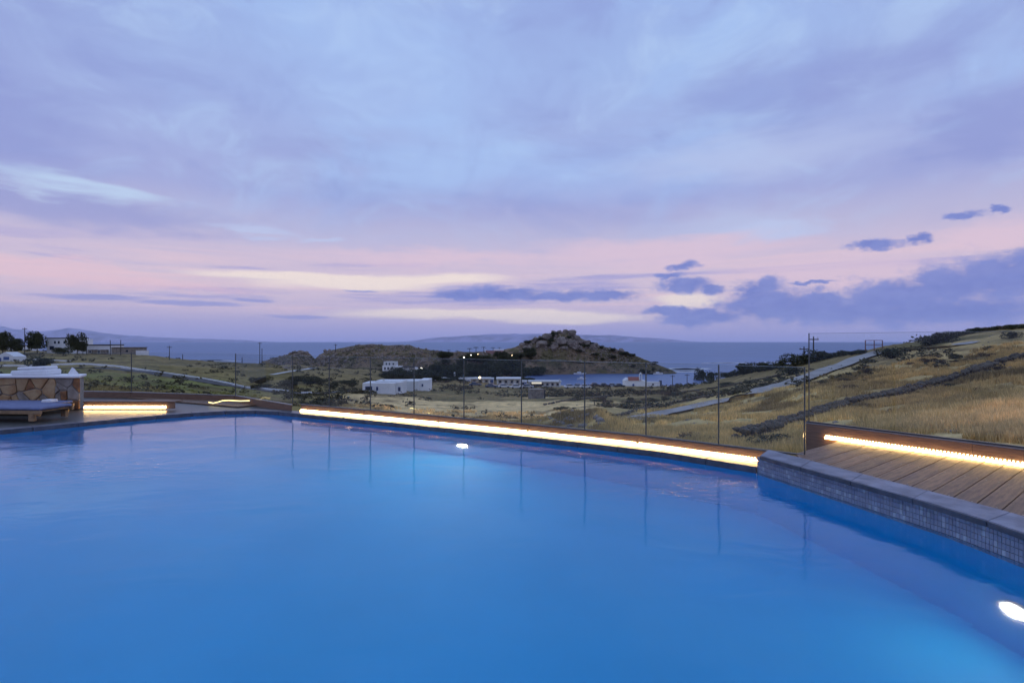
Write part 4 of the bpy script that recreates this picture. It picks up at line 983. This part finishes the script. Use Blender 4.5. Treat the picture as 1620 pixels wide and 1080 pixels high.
# ground scrub, one mass
Vs, Fs = [], []; nb_ = 0
sc_data = [leaf_cloud(34, 200+i, 3, .19, .7) for i in range(6)]
for _ in range(5200):
    px = rnd.uniform(-150, 1500); d = math.exp(rnd.uniform(math.log(45), math.log(330))); x = (px-CX)/F*d; z = float(terr(np.array([x]), np.array([d]))[0])
    if z < SEA+1.0: continue
    if px > 1280 and rnd.random() < .72: continue
    if px < 440 and d < 175 and rnd.random() < .86: continue
    if 540 < px < 950 and 45 < d < 128 and rnd.random() < .93: continue
    if fbm(np.array([x*.05]), np.array([d*.05]), 3, 60)[0] < .42: continue
    v, f = sc_data[rnd.randrange(6)]; s = rnd.uniform(.5, 1.3)*min(1.6, .5+d/120); Vs.append(v*np.array([s, s, s*.7])+np.array([x, d, z-.05])); Fs.append(f+nb_); nb_ += len(v)
for _ in range(1500):
    px = rnd.uniform(430, 1060); y0 = skyr(px)+3; p = hit(px, y0+rnd.random()*(589-y0), 285)
    if p.z < SEA+1.2: continue
    v, f = sc_data[rnd.randrange(6)]; s = rnd.uniform(.5, 1.5); Vs.append(v*np.array([s*1.2, s, s*.5])+np.array([p.x, p.y, p.z-.1])); Fs.append(f+nb_); nb_ += len(v)
tag(np_mesh('undergrowth', np.concatenate(Vs), np.concatenate(Fs), leafmat('scrub_mass', (.11, .095, .042), (.055, .05, .024))), kind='stuff')
# dry grass, one mass of blades
def grass(name, n, pxr, dr, hr, seed, keep):
    r = np.random.RandomState(seed); px = r.uniform(*pxr, n); d = np.exp(r.uniform(math.log(dr[0]), math.log(dr[1]), n)); x = (px-CX)/F*d
    dens = fbm(x*.5, d*.5, 3, 90); k = (dens > keep) & (r.uniform(0, 1, n) < 1.2); px, d, x, dens = px[k], d[k], x[k], dens[k]; n = len(px); z = terr(x, d)
    cvx = cover(px, d, x, d); B = 6
    ang = r.uniform(0, 2*math.pi, (n, B)); rad_ = r.uniform(0, .16, (n, B)); bx = x[:, None]+np.cos(ang)*rad_; by = d[:, None]+np.sin(ang)*rad_
    h = r.uniform(hr[0], hr[1], (n, B))*(.5+dens[:, None]*1.1); lean = r.normal(0, .22, (n, B, 2))*h[..., None]; w = (.006+.0006*d[:, None])*r.uniform(.7, 1.4, (n, B))
    p0 = np.stack([bx-w, by, np.repeat(z[:, None], B, 1)-.03], -1); p1 = np.stack([bx+w, by, np.repeat(z[:, None], B, 1)-.03], -1); p2 = np.stack([bx+lean[..., 0], by+lean[..., 1], z[:, None]+h], -1)
    Vv = np.stack([p0, p1, p2], 2).reshape(-1, 3); cc = np.repeat(cvx[:, None, :], B*3, 1).reshape(-1, 3)*np.repeat(r.uniform(.75, 1.35, (n, B)), 3, 1).reshape(-1, 1)
    tag(np_mesh(name, Vv, np.arange(len(Vv)).reshape(-1, 3), M['grass'], None, False, np.concatenate([cc, np.ones((len(cc), 1))], 1)), kind='stuff')
grass('dry_grass', 52000, (930, 1700), (12.5, 62), (.16, .42), 5, .40)
grass('dry_grass', 26000, (380, 960), (17, 75), (.12, .32), 6, .44)
grass('dry_grass', 12000, (60, 420), (17, 90), (.12, .30), 8, .44)

# ------------------------------------------------------------------ buildings
def window(o, x, z, w, h, y, frame, paneM=None):
    f = MB().box(x-w/2, x+w/2, y-.05, y+.02, z-h/2, z+h/2).build('window', frame, o)
    MB().box(x-w/2+.12, x+w/2-.12, y-.075, y-.051, z-h/2+.12, z+h/2-.12).build('pane', paneM or M['pane'], f)
def door(o, x, w, h, y, m): 
    d = MB().box(x-w/2, x+w/2, y-.05, y+.02, .02, h).build('door', m, o); MB().box(x+w*.3, x+w*.4, y-.1, y-.051, h*.45, h*.52).build('handle', M['chrome'], d)
def bld(name, px, py, label, cat='house', d=None, rz=0, group=None, dmin=100):
    p = gz(px, d) if d else hit(px, py, dmin)
    if d: p = Vector((p.x, d, min(p.z, CH-(py-CY)*d/F+.3)))
    o = thing(name, p, label, cat, group, rz); return o, p.y/F
# white house in the middle field
o, q = bld('white_house', 604, 622, 'white flat roofed house with blue windows at the field edge', d=138)
H = 17*q
MB().box(-31*q, -4*q, .2, 7, -1, H).build('wall', M['white'], o, bevel=.12); MB().box(-8*q, 23*q, -1.2, 6, -1, H*1.04).build('wall', M['white'], o, bevel=.12)
MB().box(-12*q, 31*q, 1, 7.5, H*1.05, H*1.16).build('parapet', M['white'], o, bevel=.08); MB().box(23.05*q, 32*q, -.6, 6, -1, H*1.1).build('wall', M['white'], o, bevel=.12)
window(o, -21*q, 8.5*q, 11*q, 6*q, .2, M['blue']); window(o, -5.5*q, 8.5*q, 3*q, 6*q, -1.21, M['blue']); window(o, 28.5*q, 7.5*q, 4*q, 6.5*q, -.6, M['blue'])
MB().box(-.3, .3, 2, 2.6, H*1.0, H*1.3).build('chimney', M['white_warm'], o)
o, q = bld('white_house', 654, 618, 'plain white flat house running right behind the blue windowed one', d=152)
H = 16*q
MB().box(-22*q, -12*q, .5, 8, -1, H).build('wall', M['white_warm'], o, bevel=.1); MB().box(-12*q, 9*q, -.8, 7, -1, H*1.03).build('wall', M['white'], o, bevel=.1); MB().box(8.5*q, 23*q, .3, 8, -1, H*1.1).build('wall', M['white'], o, bevel=.1)
window(o, -17*q, 8*q, 4*q, 6*q, .5, M['blue']); window(o, 14*q, 9*q, 2.6*q, 4*q, .3, M['blue'])
# left group
o, q = bld('two_storey_house', 96, 555, 'two storey white house with dark roof line among the left trees', d=250)
MB().box(-22*q, 22*q, 0, 9, -1.5, 23*q).build('wall', M['white'], o); MB().box(-23*q, 20*q, -.3, 9.2, 23.2*q, 24.5*q).build('roof', M['darkroof'], o)
for x in (-9, -3, 6): window(o, x*q, 17*q, 3*q, 4*q, 0, M['pane'])
window(o, -14*q, 8*q, 7*q, 6*q, 0, M['blue']); MB().box(22.1*q, 30*q, 1, 8, 10*q, 22*q).build('wing', M['white'], o)
o, q = bld('low_house', 155, 557, 'long low white house with dark flat roof near the sea', d=240)
MB().box(-21*q, 20*q, 0, 8, -1.5, 13*q).build('wall', M['white'], o); MB().box(-20*q, 20.5*q, -.2, 8.2, 13.1*q, 14.6*q).build('roof', M['darkroof'], o)
MB().box(-13*q, 17*q, -1.2, -.05, .2, 6.5*q).build('porch', M['fieldstone'], o); window(o, -9*q, 3.5*q, 4*q, 4*q, -1.2, M['white']); window(o, 5*q, 3*q, 3.5*q, 6*q, -1.2, M['white'])
o, q = bld('stone_house', 195, 559, 'brown stone house with flat roof right of the long white house', d=236)
MB().box(-19*q, 20*q, 0, 7, -1.5, 9.5*q).build('wall', M['fieldstone'], o); MB().box(-20*q, 21*q, -.2, 7.2, 9.6*q, 10.4*q).build('roof', M['drystone'], o); window(o, 6*q, 4.5*q, 3*q, 3*q, 0, M['pane'])
o, q = bld('white_shed', 222, 559, 'small plain white shed at the right end of the left houses', 'shed', d=232)
MB().box(-7*q, 6*q, 0, 3, -1.5, 7*q).build('wall', M['white'], o); MB().box(-7.3*q, 6.3*q, -.1, 3.1, 7.05*q, 7.6*q).build('roof', M['white_warm'], o)
o, q = bld('white_house', 28, 545, 'white house mostly hidden by the dark trees at left', d=290)
MB().box(-18*q, 14*q, 0, 8, -3, 8*q).build('wall', M['white'], o); MB().box(-19*q, 15*q, -.2, 8, 8.1*q, 9.3*q).build('roof', M['darkroof'], o); window(o, -6*q, 4*q, 4*q, 4*q, 0, M['pane'])
o, q = bld('gabled_house', 8, 574, 'small white gabled house with a blue shutter at the left edge', d=196)
g = MB(); g.add([(-14*q, 0, -1), (14*q, 0, -1), (14*q, 5, -1), (-14*q, 5, -1), (-14*q, 0, 10*q), (14*q, 0, 10*q), (14*q, 5, 10*q), (-14*q, 5, 10*q), (0, 0, 17*q), (0, 5, 17*q)],
      [(0, 3, 2, 1), (0, 1, 5, 8, 4), (2, 3, 7, 9, 6), (1, 2, 6, 5), (3, 0, 4, 7), (4, 8, 9, 7), (8, 5, 6, 9)]); g.build('wall', M['white'], o)
window(o, 2*q, 7*q, 9*q, 5*q, 0, M['blue'], M['blue']); door(o, -8*q, 4*q, 8*q, 0, M['blue'])
# hillside villas over the grove
o, q = bld('hillside_villa', 614, 585, 'small two storey white villa on the slope above the grove', d=275)
MB().box(-9*q, 11*q, 0, 7, -2, 9*q).build('wall', M['white'], o); MB().box(-8*q, 11*q, 1, 7, 9.05*q, 15*q).build('upper_wall', M['white_warm'], o)
for x in (-5, 0, 6): window(o, x*q, 4.5*q, 2.4*q, 4*q, 0, M['pane']); window(o, x*q+.5, 11.5*q, 2*q, 3*q, 1, M['pane'])
o, q = bld('hillside_villa', 640, 583, 'white stepped villa under dark pergola right of the small villa', d=278)
MB().box(-13*q, -6*q, 0, 6, -2, 9*q).build('wall', M['white'], o); MB().box(-6*q, 12*q, .6, 6, -2, 6*q).build('wall', M['white'], o); MB().box(-4*q, 22*q, -1, 6, 8*q, 9*q).build('pergola', M['pole'], o)
for x in (-3, 6, 15, 21): MB().box(x*q-.15, x*q+.15, -.9, -.6, -1, 7.95*q).build('post', M['white'], o)
o, q = bld('terrace_wall', 664, 590, 'white stepped retaining wall beside the bright lamp', 'wall', d=270)
for i in range(4): MB().box((-9+i*4.5)*q, (-4.6+i*4.5)*q, 0, 1.5, -2, (10-i*2)*q).build('step_wall', M['white'], o)
o, q = bld('terrace_wall', 612, 592, 'broken low white wall below the small villa', 'wall', d=262)
MB().box(-11*q, -2*q, 0, 1, -2, 2.5*q).build('wall', M['white_warm'], o); MB().box(2*q, 9*q, 0, 1, -2, 4*q).build('wall', M['white'], o)
o, q = bld('red_house', 783, 557, 'pinkish house with red band and white edges left of the hill', d=372)
MB().box(-15*q, 13*q, 0, 8, -2, 6*q).build('wall', mat('pink_plaster', (.36, .20, .19), .9), o); MB().box(-2*q, 14*q, .5, 8, 6.05*q, 8*q).build('roof', M['white'], o); MB().box(-16*q, -14.5*q, -.2, 8, -2, 7*q).build('corner_wall', M['white'], o); window(o, 2*q, 3*q, 3*q, 2.6*q, 0, M['pane'])
o, q = bld('white_cabin', 818, 564, 'tiny white cabin at the foot of the rocky hill', 'cabin', d=352)
MB().box(-4.5*q, 4.5*q, 0, 3, -2, 4.4*q).build('wall', M['white'], o); MB().box(-4.8*q, 4.8*q, -.1, 3.1, 4.45*q, 4.9*q).build('roof', M['white_warm'], o); window(o, 1*q, 2*q, 2*q, 1.6*q, 0, M['pane'])
# beach buildings
def taverna(px, py, w, h, label, d=235, posts=4, roofm='white'):
    o, q = bld('beach_building', px, py, label, 'building', d=d)
    MB().box(-w/2*q, w/2*q, .3, 7, -1.5, h*q*.8).build('wall', M['white_warm'], o); MB().box(-w/2*q-.3, w/2*q+.3, -1, 7.2, h*q*.82, h*q).build('roof', M[roofm], o)
    for i in range(posts): MB().box((-w/2+.6+i*(w-1.2)/(posts-1))*q-.12, (-w/2+.6+i*(w-1.2)/(posts-1))*q+.12, -.8, -.55, -1, h*q*.815).build('post', M['white'], o)
    for i in range(posts-1): window(o, (-w/2+.6+(i+.5)*(w-1.2)/(posts-1))*q, h*.4*q, w/posts*.5*q, h*.4*q, .3, M['pane'])
    return o, q
o, q = taverna(716, 606, 30, 8, 'low white beach building with a tall white chimney'); MB().box(1.5*q, 4*q, 1, 1.8, h_ if False else 8.05*q, 17*q).build('chimney', M['white'], o)
taverna(755, 606, 40, 8, 'pale beach building between chimney and awning roof', 238, 5, 'white_warm')
taverna(805, 607, 38, 10, 'long beach building with bright pale awning roof', 236, 5)
o, q = taverna(862, 611, 50, 9, 'beach shelter with pale flat awning close to the water', 240, 7, 'white_warm')
MB().box(22*q, 23.5*q, -1, -.4, -.5, 12*q).build('end_pillar', M['white'], o)
for px, w, h, dd, lab in ((693, 14, 6, 232, 'small white block left of the tall white chimney'), (702, 8, 9, 236, 'narrow white block left of the chimney building'), (738, 12, 7, 236, 'small white block right of the chimney building'),
                     (776, 10, 8, 240, 'narrow white block left of the long beach building'), (829, 10, 7, 236, 'small white block right of the long beach building'), (683, 10, 5, 226, 'lowest white block beside the plain white house')):
    o, q = bld('white_block', px, 607, lab, 'building', d=dd, group='small white blocks along the beach')
    MB().box(-w/2*q, w/2*q, 0, 4, -1.5, h*q).build('wall', M['white'], o, bevel=.05); MB().box(-w/2*q-.1, w/2*q+.1, -.1, 4.1, h*q+.01, h*q+.3).build('parapet', M['white'], o)
    window(o, -w*.15*q, h*.5*q, 1.1, 1.2, 0, M['blue']); door(o, w*.25*q, 1.0, min(2.1, h*q*.8), 0, M['blue'])
sg = thing('lit_sign', gz(849, 234)+Vector((0, 0, 1.4)), 'glowing cream panel on the beach shelter', 'sign'); MB().box(-2.2, 2.2, 0, .12, 0, .75).build('panel', emis('cream_panel_light', (1, .93, .8), .8), sg); MB().box(-2.3, 2.3, .121, .2, -1.2, .8).build('frame', M['pole'], sg)
# stone hut in the field
o, q = bld('stone_hut', 852, 628, 'square grey stone hut alone in the dry field', 'hut', d=122, rz=R(12))
MB().box(-12*q, 9*q, 0, 3, -.8, 14*q).build('wall', M['fieldstone'], o); MB().box(-12.4*q, 9.4*q, -.1, 3.1, 14.05*q, 15*q).build('roof', M['fieldstone'], o); MB().box(9.1*q, 12*q, .4, 2.4, -.5, 13*q).build('side_door', M['pole'], o)
# church
o, q = bld('chapel', 1006, 613, 'white chapel with red roof and bell arch by the bay', 'chapel', d=250)
MB().box(-17*q, 16*q, 0, 6, -1.5, 11*q).build('wall', M['white'], o)
MB().add([(-12*q, -.2, 11.1*q), (8*q, -.2, 11.1*q), (8*q, 6.2, 11.1*q), (-12*q, 6.2, 11.1*q), (-10*q, 3, 16.5*q), (7*q, 3, 16.5*q)], [(0, 3, 2, 1), (0, 1, 5, 4), (1, 2, 5), (2, 3, 4, 5), (3, 0, 4)]).build('roof', M['red'], o)
MB().add([(-17*q, -.1, 11.05*q), (-12.1*q, -.1, 11.05*q), (-12.1*q, 6, 11.05*q), (-17*q, 6, 11.05*q), (-12.1*q, .1, 15*q), (-12.1*q, 6, 15*q)], [(0, 3, 2, 1), (0, 1, 4), (1, 2, 5, 4), (2, 3, 5), (3, 0, 4, 5)]).build('gable', M['white'], o)
ba = MB(); ba.box(5.5*q, 6.5*q, 0, .8, 11.05*q, 21*q); ba.box(9*q, 10*q, 0, .8, 11.05*q, 21*q); ba.box(5.5*q, 10*q, 0, .8, 21.02*q, 22.2*q); ba.box(6.8*q, 8.7*q, 0, .8, 22.25*q, 24*q); ba.build('bell_arch', M['white'], o)
door(o, -4*q, 3*q, 6*q, 0, M['blue'])
o, q = bld('white_shed', 1036, 612, 'flat white shed right of the chapel', 'shed', d=248)
MB().box(-12*q, 8*q, 0, 4, -1.5, 7*q).build('wall', M['white'], o); MB().box(-12.3*q, 8.3*q, -.1, 4.1, 7.05*q, 7.8*q).build('roof', M['white_warm'], o); MB().box(8.5*q, 12*q, 1, 2, -1, 10*q).build('tank', M['paint_blue'], o); window(o, -3*q, 4*q, 3*q, 2.5*q, 0, M['pane'])
# reddish frame added on the ridge to stand for a reflection
o, q = bld('reflected_frame', 1383, 556, 'reddish rectangular reflection modelled as a frame with post on the hill ridge', 'frame', d=88)
for x in (-14, 0, 13): MB().box(x*q-.05, x*q+.05, -.05, .05, -.3, 17*q).build('post', M['red_reflection'], o)
MB().box(-13.4*q, 12.4*q, -.03, .03, 16*q, 17*q).build('rail', M['red_reflection'], o); MB().box(-13.4*q, 12.4*q, -.03, .03, 9*q, 9.8*q).build('rail', M['red_reflection'], o)
ww = MB().box(-.06, .06, -.06, .06, -.3, 14*hit(1488, 540, 40).y/F)
o = thing('fence_post', hit(1488, 541, 40), 'pale wooden post among shrubs on the right ridge', 'post'); ww.build('shaft', M['white_warm'], o); MB().box(-.09, .09, -.09, .09, 14*hit(1488, 540, 40).y/F+.01, 14*hit(1488, 540, 40).y/F+.06).build('cap', M['steel'], o)

# utility poles
def pole(px, ytop, ybase, label, d, arm=True, group='utility poles'):
    x = (px-CX)/F*d; zt_ = CH-(ytop-CY)/F*d; zb = float(terr(np.array([x]), np.array([float(d)]))[0]); r = max(.13, .0016*d*.8*.5)
    o = thing('utility_pole', (x, d, zb), label, 'utility pole', group)
    MB().tube([(0, 0, -.5), (0, 0, zt_-zb)], [r*1.15, r*.85], 8).build('shaft', M['pole'], o)
    if arm:
        a = MB().box(-1.0, 1.0, -.08, .08, zt_-zb-.7, zt_-zb-.5).build('crossarm', M['pole'], o)
        for s_ in (-.85, .85): MB().tube([(s_, 0, zt_-zb-.49), (s_, 0, zt_-zb-.2)], .07, 6).build('insulator', M['chrome'], a)
for px, yt, d, lab, arm in ((39, 517, 215, 'tall dark utility pole between the left trees', True), (8, 521, 240, 'utility pole behind the leftmost tree top', False), (108, 526, 240, 'utility pole in front of the two storey house', True),
                           (137, 534, 235, 'short utility pole left of the long low house', False), (174.5, 537, 230, 'utility pole at the right end of the long low house', False), (191, 536.5, 230, 'utility pole behind the brown stone house', False),
                           (268, 546, 225, 'utility pole on the bare ridge against the sea at left', True), (289, 559, 240, 'short pole on the ridge left of the surf', False), (383, 564, 262, 'tiny pole at the shore right of the surf', False),
                           (411, 540, 262, 'tall utility pole of the close pair near the shore', True), (414.5, 550, 258, 'shorter utility pole of the close pair near the shore', False), (531, 543, 335, 'utility pole on the dark rocks behind the field', True),
                           (1064, 592, 240, 'utility pole left of the pair in front of the bay', True), (1087, 590, 225, 'utility pole right of the pair in front of the bay', True), (1272, 547, 118, 'shorter utility pole left of the tall glass end', True),
                           (1287, 531, 105, 'tall utility pole right beside the tall glass end', True)):
    pole(px, yt, 0, lab, d, arm)
# lamp posts
def lamp(px, py, d, label, m, r=.35):
    x = (px-CX)/F*d; z = CH-(py-CY)/F*d; zb = float(terr(np.array([x]), np.array([float(d)]))[0]); o = thing('street_lamp', (x, d, zb), label, 'street lamp', 'lit lamps in the valley')
    MB().tube([(0, 0, -.3), (0, 0, max(.3, z-zb-r))], .09, 6).build('lamp_post', M['pole'], o); MB().ball((0, 0, max(z-zb, .3+r)), r, 10, 6).build('globe', M[m], o)
lamp(666.5, 582, 262, 'bright white lamp beside the stepped white wall', 'globe', .6)
lamp(734, 564, 320, 'white lamp on the slope left of the rocky hill', 'globe', .4); lamp(745, 560.5, 335, 'small white lamp right above the other slope lamp', 'globe', .3); lamp(756, 559, 340, 'faint lamp below the palms', 'warm', .22)
lamp(759, 596, 232, 'warm lamp over the pale beach building', 'warm', .45); lamp(810, 561, 345, 'faint lamp left of the tiny white cabin', 'warm', .22)

# parked cars
def car_proto(paint):
    o = thing('parked_car', (0, 0, 0), 'x', 'car')
    b = MB(); b.add([(-2.1, -.85, .3), (2.1, -.85, .3), (2.1, .85, .3), (-2.1, .85, .3), (-2.12, -.83, .78), (2.05, -.83, .72), (2.05, .83, .72), (-2.12, .83, .78), (-1.5, -.8, .92), (.95, -.8, .92), (.95, .8, .92), (-1.5, .8, .92)],
                    [(0, 3, 2, 1), (0, 1, 5, 4), (1, 2, 6, 5), (2, 3, 7, 6), (3, 0, 4, 7), (4, 5, 9, 8), (5, 6, 10, 9), (6, 7, 11, 10), (7, 4, 8, 11), (8, 9, 10, 11)]); b.build('body', paint, o, bevel=.05)
    g = MB(); g.add([(-1.55, -.78, .9), (.95, -.78, .9), (.95, .78, .9), (-1.55, .78, .9), (-1.05, -.64, 1.38), (.3, -.64, 1.40), (.3, .64, 1.40), (-1.05, .64, 1.38)], [(0, 3, 2, 1), (4, 5, 6, 7), (0, 1, 5, 4), (1, 2, 6, 5), (2, 3, 7, 6), (3, 0, 4, 7)]); g.build('windows', M['pane'], o)
    r_ = MB(); r_.box(-1.08, .32, -.65, .65, 1.401, 1.46); r_.build('roof', paint, o, bevel=.02)
    for x in (-1.3, 1.3):
        for y in (-.86, .86): MB().tube([(x, y-.1, .32), (x, y+.1, .32)], .32, 12).build('wheel', M['rubber'], o)
    return o
for px, d, pt, rz, lab in ((752, 205, 'paint_blue', 8, 'dark blue car leftmost in the row by the beach buildings'), (778, 203, 'paint_blue', -6, 'dark blue car second in the row by the beach buildings'), (797, 205, 'paint_white', 10, 'white car beside the two dark blue cars'),
                          (817, 207, 'paint_white', 4, 'white car right of the other white car in the row'), (835, 209, 'paint_silver', -5, 'silver car at the right end of the row near the stone hut'), (902, 215, 'paint_white', 15, 'white car leftmost in the cluster by the bay'),
                          (915, 222, 'paint_silver', -10, 'silver car behind the white cars by the bay'), (926, 216, 'paint_white', 5, 'white car rightmost in the pale cluster by the bay'), (942, 228, 'paint_dark', 0, 'dark car left of the dark row by the bay shore'), (956, 230, 'paint_dark', 6, 'dark car in the middle of the shore row'),
                          (970, 232, 'paint_silver', -4, 'grey car between the dark cars and the chapel'), (980, 230, 'paint_dark', 12, 'dark car close to the chapel wall')):
    o = car_proto(M[pt]); p = gz(px, d); o.location = (p.x, p.y, p.z+.12); o.rotation_euler = (0, 0, R(rz)); o['label'] = lab; o['group'] = 'cars parked by the bay'; o.scale = (1.15, 1.15, 1.15)
# boats
def boat(px, py, L, label):
    d = (CH-SEA)*F/(py-CY); o = thing('boat', ((px-CX)/F*d, d, SEA), label, 'boat', 'boats in the bay')
    h = MB(); h.add([(-L/2, -.9, -.2), (L*.3, -.9, -.2), (L/2, 0, -.1), (L*.3, .9, -.2), (-L/2, .9, -.2), (-L/2, -1.1, .8), (L*.32, -1.1, .9), (L*.58, 0, 1.2), (L*.32, 1.1, .9), (-L/2, 1.1, .8)], [(4, 3, 2, 1, 0), (5, 6, 7, 8, 9), (0, 1, 6, 5), (1, 2, 7, 6), (2, 3, 8, 7), (3, 4, 9, 8), (4, 0, 5, 9)]); h.build('hull', M['white'], o)
    MB().box(-L*.2, L*.12, -.7, .7, .95, 1.8).build('cabin', M['white'], o, bevel=.05); MB().tube([(0, 0, 1.81), (0, 0, 4)], .06, 5).build('mast', M['chrome'], o)
boat(920, 599.5, 5, 'small white boat in the middle of the bay'); boat(917, 591, 8, 'long white boat at the far shore of the bay'); boat(1041, 591.2, 6, 'white boat off the tip of the headland')
field_reflection([(648, 645), (651, 644.3), (656, 645.5), (664, 646.5)], 'short pale wavy light reflection in the dry field')
field_reflection([(676, 651.5), (684, 654), (692, 655.5), (703, 654.5), (708, 656), (714, 658.5)], 'yellow wavy light reflection in the field behind the glass')
